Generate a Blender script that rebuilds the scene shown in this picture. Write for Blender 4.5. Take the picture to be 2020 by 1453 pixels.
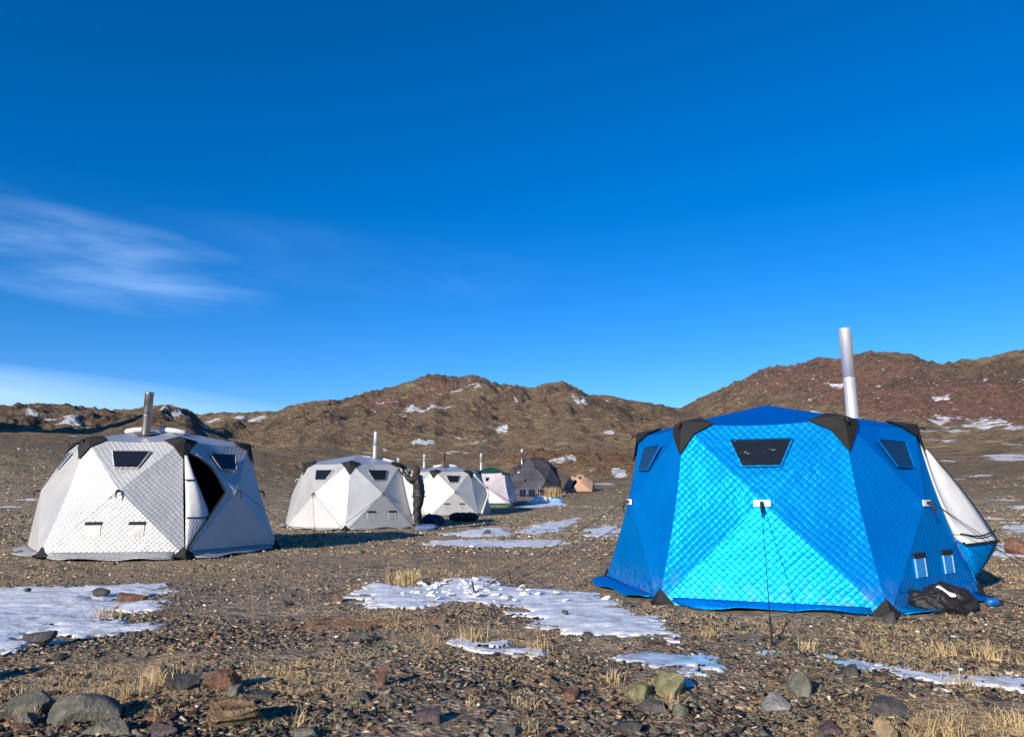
import bpy, math, random
import numpy as np
from mathutils import Vector, Matrix
R = math.radians
rng = np.random.default_rng(7)
random.seed(7)
for o in list(bpy.data.objects): bpy.data.objects.remove(o, do_unlink=True)
S = bpy.context.scene
COL = S.collection

# ------------------------------------------------------------------ camera
FPX, HC = 1459.0, 1.15
PITCH = math.atan((975 - 726.5) / FPX)
cam_d = bpy.data.cameras.new('camera'); cam = bpy.data.objects.new('camera', cam_d); COL.objects.link(cam)
cam_d.sensor_width = 36; cam_d.lens = 36 * FPX / 2020
cam_d.clip_start = .05; cam_d.clip_end = 6000
cam.location = (0, 0, HC); cam.rotation_euler = (R(90) + PITCH, 0, 0)
S.camera = cam
S.render.resolution_x, S.render.resolution_y = 1024, 736

# ------------------------------------------------------------------ sun, sky, exposure
SUN_EL = R(19); SUN_TO = Vector((-.54, -.842, 0)).normalized()          # horizontal direction towards the sun
SUN_DIR = Vector((SUN_TO.x * math.cos(SUN_EL), SUN_TO.y * math.cos(SUN_EL), math.sin(SUN_EL)))
sd = bpy.data.lights.new('sun', 'SUN'); sd.energy = 4.8; sd.angle = R(.53); sd.color = (1, .90, .76)
so = bpy.data.objects.new('sun', sd); COL.objects.link(so); so.rotation_euler = SUN_DIR.to_track_quat('Z', 'Y').to_euler()
W = bpy.data.worlds.new('World'); S.world = W; W.use_nodes = True
wn, wl = W.node_tree.nodes, W.node_tree.links
wn.clear()
def wnode(t, **kw):
    n = wn.new(t)
    for k, v in kw.items(): setattr(n, k, v)
    return n
def wmath(op, a, b=None, c=None, clamp=False):
    n = wnode('ShaderNodeMath', operation=op, use_clamp=clamp)
    for i, v in enumerate((a, b, c)):
        if v is None: continue
        if isinstance(v, (int, float)): n.inputs[i].default_value = v
        else: wl.new(v, n.inputs[i])
    return n.outputs[0]
sky = wnode('ShaderNodeTexSky', sky_type='NISHITA', sun_disc=False, sun_elevation=SUN_EL,
            sun_rotation=math.atan2(SUN_TO.x, SUN_TO.y), altitude=1600, air_density=1.0, dust_density=.35, ozone_density=4.0)
hs = wnode('ShaderNodeHueSaturation'); hs.inputs['Saturation'].default_value = 1.32; hs.inputs['Value'].default_value = 1.0; hs.inputs['Hue'].default_value = .5
wl.new(sky.outputs[0], hs.inputs['Color'])
tint = wnode('ShaderNodeMix', data_type='RGBA', blend_type='MULTIPLY'); tint.inputs[0].default_value = 1
wl.new(hs.outputs[0], tint.inputs[6]); tint.inputs[7].default_value = (.98, .93, 1.07, 1)
SKYCOL = tint.outputs[2]
tc = wnode('ShaderNodeTexCoord')
def pix_dir(px, py):
    v = Vector(((px - 1010) / FPX, 1, (726.5 - py) / FPX))
    return Vector((v.x, v.y * math.cos(PITCH) - v.z * math.sin(PITCH), v.y * math.sin(PITCH) + v.z * math.cos(PITCH))).normalized()
def wdot(vec):
    n = wnode('ShaderNodeVectorMath', operation='DOT_PRODUCT'); wl.new(tc.outputs['Generated'], n.inputs[0]); n.inputs[1].default_value = vec
    return n.outputs['Value']
def cloud(cpx, cpy, wx, wy, tilt, seed, stretch, lo, hi, amount, scale=6.0):
    """a thin veil of ice cloud round a direction of the sky"""
    c = pix_dir(cpx, cpy); r = c.cross(Vector((0, 0, 1))).normalized(); u = r.cross(c)
    r2 = r * math.cos(tilt) + u * math.sin(tilt); u2 = -r * math.sin(tilt) + u * math.cos(tilt)
    a, b, f = wdot(r2), wdot(u2), wdot(c)
    comb = wnode('ShaderNodeCombineXYZ'); wl.new(wmath('MULTIPLY', a, stretch), comb.inputs[0]); wl.new(b, comb.inputs[1]); comb.inputs[2].default_value = seed
    nz = wnode('ShaderNodeTexNoise'); nz.inputs['Scale'].default_value = scale; nz.inputs['Detail'].default_value = 9; nz.inputs['Roughness'].default_value = .60
    nz.inputs['Distortion'].default_value = .35
    wl.new(comb.outputs[0], nz.inputs['Vector'])
    ea = wmath('POWER', wmath('DIVIDE', a, wx), 2.0); eb = wmath('POWER', wmath('ABSOLUTE', wmath('DIVIDE', b, wy)), 2.0)
    e = wmath('SUBTRACT', 1.0, wmath('ADD', ea, eb), clamp=True)
    e = wmath('MULTIPLY', e, wmath('GREATER_THAN', f, 0.0))
    ramp = wnode('ShaderNodeMapRange', interpolation_type='SMOOTHSTEP'); ramp.inputs[1].default_value = lo; ramp.inputs[2].default_value = hi
    wl.new(nz.outputs[0], ramp.inputs[0])
    return wmath('MULTIPLY', wmath('MULTIPLY', e, ramp.outputs[0]), amount)
m1 = cloud(175, 515, .225, .060, R(-4), 3.1, .22, .34, .78, .46, 15)
m2 = cloud(20, 470, .24, .060, R(-9), 8.4, .25, .30, .8, .24, 9)
m3 = cloud(60, 790, .42, .040, R(-3.2), 5.0, .12, .10, .60, .62, 9)
m4 = cloud(700, 520, .40, .05, R(-4), 1.7, .2, .45, .85, .10, 8)
msum = wmath('ADD', wmath('ADD', m1, m2), wmath('ADD', m3, m4), clamp=True)
cm = wnode('ShaderNodeMix', data_type='RGBA'); wl.new(msum, cm.inputs[0]); wl.new(SKYCOL, cm.inputs[6]); cm.inputs[7].default_value = (4.6, 6.6, 9.6, 1)
bg = wnode('ShaderNodeBackground'); bg.inputs[1].default_value = .112
wo = wnode('ShaderNodeOutputWorld'); wl.new(cm.outputs[2], bg.inputs[0]); wl.new(bg.outputs[0], wo.inputs[0])
S.view_settings.view_transform = 'Standard'; S.view_settings.look = 'None'; S.view_settings.exposure = .5; S.view_settings.gamma = 1
S.view_settings.use_curve_mapping = False

# ------------------------------------------------------------------ numpy noise
_perm = np.random.default_rng(11).random(1 << 16)
def _h(ix, iy, seed):
    v = (ix.astype(np.int64) * 374761393 + iy.astype(np.int64) * 668265263 + seed * 974711) & 0xffffffff
    v = ((v ^ (v >> 13)) * 1274126177) & 0xffffffff
    return _perm[(v ^ (v >> 16)) & 0xffff]
def vnoise(x, y, seed=0):
    x0, y0 = np.floor(x), np.floor(y); fx, fy = x - x0, y - y0
    fx = fx * fx * fx * (fx * (fx * 6 - 15) + 10); fy = fy * fy * fy * (fy * (fy * 6 - 15) + 10)
    a, b, c, d = _h(x0, y0, seed), _h(x0 + 1, y0, seed), _h(x0, y0 + 1, seed), _h(x0 + 1, y0 + 1, seed)
    return (a * (1 - fx) + b * fx) * (1 - fy) + (c * (1 - fx) + d * fx) * fy
def fbm(x, y, oct=4, seed=0, gain=.5, ridged=False):
    t, amp, n = 0, 1.0, 0
    ca, sa = math.cos(.6), math.sin(.6)
    for o in range(oct):
        v = vnoise(x, y, seed + o * 17) * 2 - 1
        if ridged: v = 1 - 2 * np.abs(v)
        t = t + amp * v; n += amp; amp *= gain
        x, y = (x * ca - y * sa) * 2.03 + 5.2, (x * sa + y * ca) * 2.03 + 1.3
    return t / n
def sstep(a, b, x):
    t = np.clip((x - a) / (b - a), 0, 1); return t * t * (3 - 2 * t)

# ------------------------------------------------------------------ terrain heights (metres)
RD = np.array([.5, 12, 15, 24, 35, 45, 60, 90, 130, 180, 240, 320, 420, 520, 700, 1300, 3500.])
def ycol(u, near, ys):
    az = math.atan((u - 1010) * math.cos(PITCH) / FPX)
    z = list(near)
    for d, y in zip(RD[len(near):], ys):
        z.append(HC + d * math.cos(az) * math.tan(PITCH + math.atan((726.5 - y) / FPX)))
    while len(z) < len(RD): z.append(max(z[-1] * .75, 2))
    return az, z
NB = [0, 0, .1, .13, .23, .5]; NL = [0, 0, .12, .32, .9, 1.9]; NR = [0, 0, .05, .13, .3, .6]; ND = [0, 0, .1, .2, .45, .9]; NM = [0, 0, .11, .26, .68, 1.4]; NQ = [0, 0, .1, .16, .33, .66]
TAB = [
 (-2600, NL, [920, 880, 860, 850, 820, 800, 790, 830]),
 (-800, NL, [915, 865, 850, 840, 815, 800, 790, 830]),
 (-250, NL, [905, 850, 862, 860, 820, 797, 810, 850]),
 (0,    NL, [900, 850, 868, 862, 815, 799, 815, 850]),
 (130,  NL, [905, 857, 868, 858, 822, 797, 815, 850]),
 (250,  NM, [914, 866, 866, 836, 816, 808, 820, 850]),
 (320,  ND, [925, 880, 862, 800, 822, 818, 830, 850]),
 (370,  ND, [930, 895, 872, 806, 835, 822, 830, 850]),
 (430,  ND, [938, 902, 882, 852, 830, 813, 820, 850]),
 (520,  NQ, [948, 908, 890, 860, 828, 809, 820, 850]),
 (600,  NQ, [955, 915, 880, 835, 795, 800, 820, 850]),
 (700,  NB, [962, 928, 892, 848, 806, 782, 790, 830]),
 (780,  NB, [966, 935, 900, 862, 828, 795, 766, 800]),
 (830,  NB, [968, 938, 902, 865, 830, 792, 748, 790]),
 (862,  NB, [969, 939, 902, 864, 826, 786, 737, 780]),
 (895,  NB, [970, 940, 902, 862, 820, 778, 748, 780]),
 (930,  NB, [970, 940, 902, 860, 812, 768, 741, 780]),
 (975,  NB, [970, 940, 904, 860, 806, 757, 756, 790]),
 (1050, NB, [971, 940, 905, 864, 812, 766, 768, 790]),
 (1100, NB, [971, 940, 906, 870, 824, 776, 752, 780]),
 (1160, NB, [971, 941, 908, 876, 838, 792, 778, 800]),
 (1250, NB, [970, 940, 912, 884, 855, 818, 790, 800]),
 (1340, NB, [968, 940, 915, 890, 864, 836, 806, 800]),
 (1400, NB, [966, 938, 912, 888, 858, 822, 778, 790]),
 (1520, NR, [964, 934, 906, 878, 846, 796, 722, 770]),
 (1570, NR, [963, 932, 903, 874, 840, 788, 718, 770]),
 (1622, NR, [962, 930, 900, 870, 836, 780, 705, 760]),
 (1655, NR, [962, 930, 898, 868, 834, 778, 712, 760]),
 (1720, NR, [961, 928, 894, 862, 830, 770, 691, 750]),
 (1780, NR, [961, 928, 892, 858, 828, 770, 699, 750]),
 (1850, NR, [960, 926, 890, 854, 826, 772, 719, 760]),
 (1900, NR, [960, 926, 888, 852, 824, 768, 711, 760]),
 (2020, NR, [960, 925, 886, 850, 820, 758, 690, 740]),
 (2300, NR, [960, 925, 885, 845, 800, 740, 680, 740]),
 (2900, NR, [962, 930, 890, 850, 810, 760, 700, 760]),
 (4800, NR, [965, 940, 905, 870, 840, 800, 760, 800]),
]
_az = np.array([ycol(*t)[0] for t in TAB]); _Z = np.array([ycol(*t)[1] for t in TAB])
NA, NLR = 900, 420
AZ_F = np.linspace(R(-75), R(75), NA); LR_F = np.linspace(math.log(.5), math.log(3500), NLR)
_t1 = np.array([np.interp(AZ_F, _az, _Z[:, j]) for j in range(len(RD))])           # rows r, cols az
ZF = np.array([np.interp(LR_F, np.log(RD), _t1[:, i]) for i in range(NA)]).T        # (NLR, NA)
def _blur(a, axis, k):
    w = np.hanning(k * 2 + 3)[1:-1]; w /= w.sum()
    p = np.pad(a, [(k, k) if i == axis else (0, 0) for i in range(2)], mode='edge')
    return np.apply_along_axis(lambda v: np.convolve(v, w, 'valid'), axis, p)
ZF = _blur(_blur(ZF, 0, 6), 1, 4)
def base_z(x, y):
    r = np.maximum(np.hypot(x, y), .5); az = np.arctan2(x, y)
    wgt = 1 - sstep(R(76), R(115), np.abs(az))
    a = np.clip((np.clip(az, AZ_F[0], AZ_F[-1]) - AZ_F[0]) / (AZ_F[-1] - AZ_F[0]) * (NA - 1), 0, NA - 1.001)
    l = np.clip((np.log(r) - LR_F[0]) / (LR_F[-1] - LR_F[0]) * (NLR - 1), 0, NLR - 1.001)
    i, j = l.astype(int), a.astype(int); fi, fj = l - i, a - j
    z = (ZF[i, j] * (1 - fj) + ZF[i, j + 1] * fj) * (1 - fi) + (ZF[i + 1, j] * (1 - fj) + ZF[i + 1, j + 1] * fj) * fi
    z = z * wgt
    z = z + 68 * np.exp(-(((x + 168) / 44) ** 2 + ((y - 62) / 36) ** 2))              # unseen hill added beyond the left edge to shade the left valley
    z = z + .44 * np.exp(-(((x + 3.85) / .34) ** 2 + ((y - 4.3) / .22) ** 2)) + .34 * np.exp(-(((x + 3.95) / .3) ** 2 + ((y - 3.75) / .2) ** 2))  # unseen mounds added left of frame to throw shadow bands on the foreground
    return z
# rocky mounds on the plain beyond the tents: x, y, radius x, radius y, strength
def outcrop(x, y):
    o = np.zeros_like(x)
    for cx, cy, rx, ry, s in OUTC:
        o = np.maximum(o, s * np.clip(1.25 - ((x - cx) / rx) ** 2 - ((y - cy) / ry) ** 2, 0, 1))
    return o
OUTC = []; CRAG = []
def gz(x, y):
    x = np.asarray(x, float); y = np.asarray(y, float)
    r = np.hypot(x, y)
    z = base_z(x, y)
    near = 1 - sstep(30, 70, r)
    z = z + near * (.042 * fbm(x / 1.7, y / 1.7, 3, 3) + .018 * fbm(x / .33, y / .33, 3, 9))
    far = sstep(45, 170, r)
    big = fbm(x / 75, y / 75, 3, 21, ridged=True) * 3.2 + fbm(x / 26, y / 26, 4, 31, .55, True) * 3.0 + fbm(x / 7.5, y / 7.5, 4, 41, .6, True) * 1.05
    wv = 9 * fbm(x / 45, y / 45, 2, 91)
    big = big + 2.1 * sstep(120, 230, r) * fbm((x + wv) / 17, (y + .5 * x) / 75, 3, 95, .5, True)
    z = z + far * big * sstep(0, 1, np.clip(r / 300, .25, 1))
    z = z + .22 * sstep(25, 60, r) * fbm(x / 5, y / 5, 4, 51)
    crag = sstep(.15, .55, fbm(x / 38, y / 38, 3, 61)) * sstep(140, 240, r)
    z = z + crag * 1.5 * fbm(x / 4.2, y / 4.2, 3, 71, .6, True)
    if CRAG:
        c_ = np.zeros_like(x)
        for cx, cy, rx, ry in CRAG: c_ = np.maximum(c_, np.clip(1.2 - ((x - cx) / rx) ** 2 - ((y - cy) / ry) ** 2, 0, 1))
        z = z + c_ * (.2 + 1.5 * fbm(x / 6.5, y / 6.5, 4, 97, .6, True))
    if OUTC:
        o = outcrop(x, y)
        z = z + o * (1.1 + 1.2 * fbm(x / 3.2, y / 3.2, 4, 81, .6, True) + .6 * fbm(x / 9, y / 9, 2, 85))
    return z
def gz1(x, y): return float(gz(np.array([x]), np.array([y]))[0])
def pix_ray(px, py): return pix_dir(px, py)
def hit(px, py, rmin=3, rmax=560):
    d = pix_ray(px, py); hlen = math.hypot(d.x, d.y)
    r = np.exp(np.linspace(math.log(rmin), math.log(rmax), 900)); X, Y = d.x / hlen * r, d.y / hlen * r
    dz = HC + d.z / hlen * r - gz(X, Y)
    idx = np.where(dz <= 0)[0]
    if len(idx) == 0: return X[-1], Y[-1]
    i = idx[0]
    if i == 0: return X[0], Y[0]
    t = dz[i - 1] / (dz[i - 1] - dz[i])
    return float(X[i - 1] + t * (X[i] - X[i - 1])), float(Y[i - 1] + t * (Y[i] - Y[i - 1]))
def hits(px, py):
    """many pixels on the near ground (vectorised)"""
    vx = (px - 1010) / FPX; vz = (726.5 - py) / FPX
    dy = math.cos(PITCH) - vz * math.sin(PITCH); dz = math.sin(PITCH) + vz * math.cos(PITCH)
    t = np.full_like(px, 5.0)
    z = np.zeros_like(px)
    for _ in range(25):
        t = .5 * t + .5 * np.clip((z - HC) / np.minimum(dz, -.004), .5, 90)
        z = base_z(vx * t, dy * t)
    return vx * t, dy * t
for u, y, wpx, dep, s in ((1140, 915, 150, 16, 1), (1225, 938, 80, 9, .8), (1060, 893, 90, 12, .7), (565, 925, 60, 8, .35), (1290, 930, 60, 8, .6)):
    hx, hy = hit(u, y); OUTC.append((hx, hy, wpx / FPX * hy, dep, s))

_cr = [hit(u, y, 100) + (w / FPX,) for u, y, w in ((862, 746, 26), (930, 750, 34), (895, 752, 16), (1100, 760, 44), (1150, 785, 30), (640, 800, 50), (590, 806, 40), (545, 815, 26), (330, 806, 34), (60, 805, 80), (180, 806, 60), (780, 840, 40), (820, 852, 30),
    (1000, 772, 50), (1520, 730, 30), (1420, 770, 30), (1600, 716, 40), (1720, 700, 60), (1960, 708, 70), (1800, 716, 50), (1330, 806, 40), (1240, 792, 30), (480, 816, 50), (700, 790, 40))]
CRAG = [(a, b, w * math.hypot(a, b) * .7, 14) for a, b, w in _cr]
# bring the crest line to its true heights, bearing by bearing
SKY_U = [-400, 0, 60, 130, 200, 250, 285, 330, 370, 390, 430, 480, 520, 545, 570, 620, 660, 700, 760, 800, 835, 860, 885, 900, 915, 935, 955, 975, 1020, 1050, 1080, 1110, 1140, 1160, 1200, 1250, 1300, 1340, 1370, 1400, 1450, 1490, 1520, 1560, 1600, 1622, 1650, 1680, 1715, 1760, 1800, 1830, 1860, 1890, 1930, 1970, 2000, 2020, 2500]
SKY_Y = [800, 800, 795, 797, 806, 808, 803, 797, 808, 818, 812, 815, 810, 812, 800, 790, 790, 780, 765, 755, 742, 737, 742, 746, 741, 739, 745, 755, 760, 765, 755, 752, 765, 778, 780, 790, 797, 806, 790, 775, 755, 735, 722, 722, 710, 703, 710, 700, 692, 694, 700, 712, 719, 710, 708, 700, 692, 690, 690]
_saz = np.arctan((np.array(SKY_U) - 1010) / FPX / (math.cos(PITCH) - (726.5 - np.array(SKY_Y)) / FPX * math.sin(PITCH)))
_dy = (726.5 - np.array(SKY_Y)) / FPX
_sel = (math.sin(PITCH) + _dy * math.cos(PITCH)) / (math.cos(PITCH) - _dy * math.sin(PITCH)) * np.cos(_saz)      # rise per metre of ground distance
_a = np.linspace(_saz[0], _saz[-1], 420); _t = np.interp(_a, _saz, _sel); _r = np.exp(np.linspace(math.log(100), math.log(560), 170))
for _it in range(3):
    _A, _RR = np.meshgrid(_a, _r); _e = ((gz(_RR * np.sin(_A), _RR * np.cos(_A)) - HC) / _RR).max(0)
    _f = np.clip(_t / np.maximum(_e, .02), .6, 1.6); _f = np.convolve(np.pad(_f, 3, mode='edge'), np.hanning(9)[1:-1] / np.hanning(9).sum(), 'valid')
    _fa = np.interp(AZ_F, _a, _f); _w = sstep(80, 170, np.exp(LR_F))[:, None]
    ZF = ZF * (1 + _w * (_fa[None, :] - 1))
print('skyline error', float(np.abs(_t / _e - 1).mean()))
# ------------------------------------------------------------------ materials
def mat(name):
    m = bpy.data.materials.new(name); m.use_nodes = True; nt = m.node_tree; nt.nodes.clear()
    out = nt.nodes.new('ShaderNodeOutputMaterial')
    return m, nt, out
class NT:
    def __init__(s, nt): s.nt = nt
    def n(s, t, ins=None, **kw):
        n = s.nt.nodes.new(t)
        for k, v in kw.items(): setattr(n, k, v)
        for k, v in (ins or {}).items(): s.set(n, k, v)
        return n
    def set(s, n, k, v):
        if isinstance(v, bpy.types.NodeSocket): s.nt.links.new(v, n.inputs[k])
        else: n.inputs[k].default_value = v
    def math(s, op, a, b=0.0, c=0.0, clamp=False): return s.n('ShaderNodeMath', {0: a, 1: b, 2: c}, operation=op, use_clamp=clamp).outputs[0]
    def noise(s, vec, scale, detail=4, rough=.55, dist=0.0): return s.n('ShaderNodeTexNoise', {'Vector': vec, 'Scale': scale, 'Detail': detail, 'Roughness': rough, 'Distortion': dist}).outputs[0]
    def mix(s, f, a, b): 
        n = s.n('ShaderNodeMix', data_type='RGBA'); s.set(n, 0, f); s.set(n, 6, a); s.set(n, 7, b); return n.outputs[2]
    def mul(s, a, b):
        n = s.n('ShaderNodeMix', data_type='RGBA', blend_type='MULTIPLY'); s.set(n, 0, 1.0); s.set(n, 6, a); s.set(n, 7, b); return n.outputs[2]
    def rng(s, v, a, b, c=0.0, d=1.0, smooth=True): return s.n('ShaderNodeMapRange', {0: v, 1: a, 2: b, 3: c, 4: d}, interpolation_type='SMOOTHSTEP' if smooth else 'LINEAR').outputs[0]
    def bump(s, h, strength, dist, normal=None):
        n = s.n('ShaderNodeBump', {'Height': h, 'Strength': strength, 'Distance': dist})
        if normal is not None: s.set(n, 'Normal', normal)
        return n.outputs[0]
    def attr(s, name): return s.n('ShaderNodeAttribute', attribute_name=name)
    def pos(s): return s.n('ShaderNodeNewGeometry').outputs['Position']
    def obj(s): return s.n('ShaderNodeTexCoord').outputs['Object']
def c4(c): return (c[0], c[1], c[2], 1)
def principled(N, out, col, rough=.8, normal=None, **kw):
    b = N.n('ShaderNodeBsdfPrincipled', {'Base Color': col if isinstance(col, bpy.types.NodeSocket) else c4(col), 'Roughness': rough})
    for k, v in kw.items(): N.set(b, k, v)
    if normal is not None: N.set(b, 'Normal', normal)
    N.nt.links.new(b.outputs[0], out.inputs[0]); return b
def plain(name, col, rough=.7, noise=0.0, nscale=20, bumpd=0.0, bscale=30, **kw):
    m, nt, out = mat(name); N = NT(nt); o = N.obj()
    c = c4(col)
    if noise: 
        f = N.noise(o, nscale, 4)
        c = N.mix(N.rng(f, .3, .7), c4([v * (1 - noise) for v in col]), c4([min(1, v * (1 + noise)) for v in col]))
    nm = N.bump(N.noise(o, bscale, 5), .6, bumpd) if bumpd else None
    principled(N, out, c, rough, nm, **kw); return m

def terrain_material():
    m, nt, out = mat('desert_ground'); N = NT(nt); P = N.pos()
    dist = N.n('ShaderNodeVectorMath', {0: P}, operation='LENGTH').outputs['Value']       # metres from the middle of the camp ground
    n1, n2, n3 = N.noise(P, .6, 5), N.noise(P, 7, 5, .65), N.noise(P, 45, 4, .7)
    gravel = N.mix(N.rng(n2, .35, .65), (.13, .105, .080, 1), (.36, .275, .185, 1))
    gravel = N.mix(N.rng(n1, .42, .66), gravel, N.mix(n2, (.17, .12, .072, 1), (.38, .28, .165, 1)))
    v = N.n('ShaderNodeTexVoronoi', {'Vector': P, 'Scale': 26.0})
    stone = N.mul(gravel, N.mix(N.n('ShaderNodeSeparateColor', {0: v.outputs['Color']}).outputs[0], (.55, .55, .55, 1), (1.5, 1.45, 1.4, 1)))
    rust = N.attr('rust').outputs['Fac']
    stone = N.mix(N.math('MULTIPLY', rust, N.rng(n2, .25, .6)), stone, N.mix(n3, (.30, .145, .060, 1), (.40, .22, .10, 1)))
    # hillsides
    h1, h2, h3 = N.noise(P, .035, 5, .6), N.noise(P, .22, 6, .62), N.noise(P, 1.3, 5, .68)
    olive = N.mix(N.rng(h2, .32, .68), (.17, .122, .070, 1), (.44, .325, .18, 1))
    brown = N.mix(N.rng(h3, .35, .7), (.145, .095, .062, 1), (.42, .29, .175, 1))
    hill = N.mix(N.rng(h1, .42, .60), olive, brown)
    redf = N.attr('red').outputs['Fac']
    redc = N.mix(N.rng(h3, .32, .68), (.155, .070, .056, 1), (.36, .18, .13, 1))
    hill = N.mix(N.math('MULTIPLY', redf, N.rng(h2, .22, .46), clamp=True), hill, redc)
    orr = N.attr('outcrop').outputs['Fac']
    hill = N.mix(N.math('MULTIPLY', orr, N.rng(h3, .3, .55)), hill, N.mix(N.rng(h3, .4, .7), (.20, .10, .052, 1), (.43, .235, .12, 1)))
    rock = N.attr('rock').outputs['Fac']
    hill = N.mix(N.math('MULTIPLY', rock, N.rng(N.noise(P, .7, 6, .72), .36, .50)), hill, N.mix(h3, (.045, .034, .028, 1), (.16, .118, .088, 1)))
    tuft = N.noise(P, 1.9, 5, .8)
    hill = N.mix(N.rng(tuft, .55, .66, 0, .8), hill, (.56, .43, .24, 1))
    hill = N.mix(N.rng(tuft, .36, .45, .75, 0), hill, (.085, .063, .046, 1))
    t2 = N.noise(P, 6.5, 4, .8)
    plainc = N.mix(N.rng(t2, .40, .60), (.12, .096, .070, 1), (.44, .34, .21, 1))
    plainc = N.mix(N.rng(N.noise(P, 1.3, 5, .7), .50, .66), plainc, N.mix(t2, (.22, .15, .08, 1), (.50, .375, .20, 1)))
    col = N.mix(N.rng(dist, 8, 26), stone, plainc)
    col = N.mix(N.rng(dist, 40, 110), col, hill)
    # snow lying in hollows
    sm = N.attr('snow').outputs['Fac']
    stretched = N.n('ShaderNodeMapping', {'Vector': P, 'Rotation': (0.0, 0.0, .25), 'Scale': (.6, 1.6, 1.6)}).outputs[0]
    sn = N.math('ADD', sm, N.math('MULTIPLY', N.math('SUBTRACT', N.noise(stretched, .45, 7, .74), .5), 2.0))
    sf = N.math('MULTIPLY', N.rng(sn, .56, .64), N.rng(sm, .02, .15))
    streak = N.n('ShaderNodeMapping', {'Vector': P, 'Rotation': (0.0, 0.0, .7), 'Scale': (.9, .22, .5)}).outputs[0]
    sf = N.math('MAXIMUM', sf, N.math('MULTIPLY', N.rng(N.noise(streak, .8, 5, .75), .622, .65), N.rng(redf, .1, .5)))
    col = N.mix(sf, col, (.80, .82, .86, 1))
    hgt = N.math('ADD', N.math('MULTIPLY', N.noise(P, 38, 5, .7), .6), v.outputs['Distance'])
    b1 = N.bump(hgt, .9, .018)
    b2 = N.bump(N.math('ADD', N.noise(P, 1.1, 6, .72), N.math('MULTIPLY', N.noise(P, .3, 4, .6), 2.0)), N.rng(dist, 15, 70, .0, 1.0), 1.6, b1)
    principled(N, out, col, .92, b2, **{'Specular IOR Level': .2})
    return m
M_TERRAIN = terrain_material()

# ------------------------------------------------------------------ mesh helpers
def mesh_obj(name, V, F, mats, parent=None, smooth=False, uv=None, mi=None, attrs=None, link=True):
    me = bpy.data.meshes.new(name)
    V = np.asarray(V, np.float32).reshape(-1, 3)
    if isinstance(F, np.ndarray):
        k = F.shape[1]; me.vertices.add(len(V)); me.vertices.foreach_set('co', V.ravel())
        me.loops.add(F.size); me.loops.foreach_set('vertex_index', F.astype(np.int32).ravel())
        me.polygons.add(len(F)); me.polygons.foreach_set('loop_start', np.arange(0, F.size, k, dtype=np.int32))
        me.polygons.foreach_set('loop_total', np.full(len(F), k, np.int32))
        me.update(calc_edges=True)
    else:
        me.from_pydata([tuple(v) for v in V.tolist()], [], [tuple(int(i) for i in f) for f in F]); me.update()
    for m in (mats if isinstance(mats, (list, tuple)) else [mats]): me.materials.append(m)
    if smooth: me.polygons.foreach_set('use_smooth', np.ones(len(me.polygons), bool))
    if mi is not None: me.polygons.foreach_set('material_index', np.asarray(mi, np.int32))
    if uv is not None:
        lay = me.uv_layers.new(name='UVMap'); idx = np.zeros(len(me.loops), np.int32); me.loops.foreach_get('vertex_index', idx)
        lay.data.foreach_set('uv', np.asarray(uv, np.float32)[idx].ravel())
    for k, v in (attrs or {}).items():
        v = np.asarray(v, np.float32)
        if v.ndim == 2:
            a = me.attributes.new(k, 'FLOAT_COLOR', 'POINT'); a.data.foreach_set('color', v.ravel())
        else:
            a = me.attributes.new(k, 'FLOAT', 'POINT'); a.data.foreach_set('value', v)
    o = bpy.data.objects.new(name, me)
    if link: COL.objects.link(o)
    if parent is not None: o.parent = parent
    return o
def tag(o, label=None, cat=None, group=None, kind=None):
    if label: o['label'] = label
    if cat: o['category'] = cat
    if group: o['group'] = group
    if kind: o['kind'] = kind
    return o
def empty(name, loc, label, cat, group=None):
    o = bpy.data.objects.new(name, None); COL.objects.link(o); o.location = loc; o.empty_display_size = .1
    return tag(o, label, cat, group)
def solid(o, t, offset=-1, inner=0, rim=True):
    md = o.modifiers.new('thickness', 'SOLIDIFY'); md.thickness = t; md.offset = offset; md.material_offset = inner; md.use_even_offset = False; md.use_rim = rim
    return o
def tube(pts, rad, sides=8, caps=True):
    pts = [Vector(p) for p in pts]; n = len(pts)
    rads = rad if isinstance(rad, (list, tuple)) else [rad] * n
    V, F = [], []
    up = None
    for i, p in enumerate(pts):
        t = (pts[min(i + 1, n - 1)] - pts[max(i - 1, 0)]).normalized()
        if up is None: up = Vector((0, 0, 1)) if abs(t.z) < .9 else Vector((1, 0, 0))
        a = t.cross(up).normalized(); b = a.cross(t).normalized(); up = b
        for s in range(sides):
            q = 2 * math.pi * s / sides
            V.append(p + (a * math.cos(q) + b * math.sin(q)) * rads[i])
    for i in range(n - 1):
        for s in range(sides):
            F.append((i * sides + s, i * sides + (s + 1) % sides, (i + 1) * sides + (s + 1) % sides, (i + 1) * sides + s))
    if caps:
        F.append(tuple(range(sides))[::-1]); F.append(tuple((n - 1) * sides + s for s in range(sides)))
    return [tuple(v) for v in V], F
def merge(*parts):
    V, F = [], []
    for v, f in parts:
        k = len(V); V += list(v); F += [tuple(i + k for i in q) for q in f]
    return V, F

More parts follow.
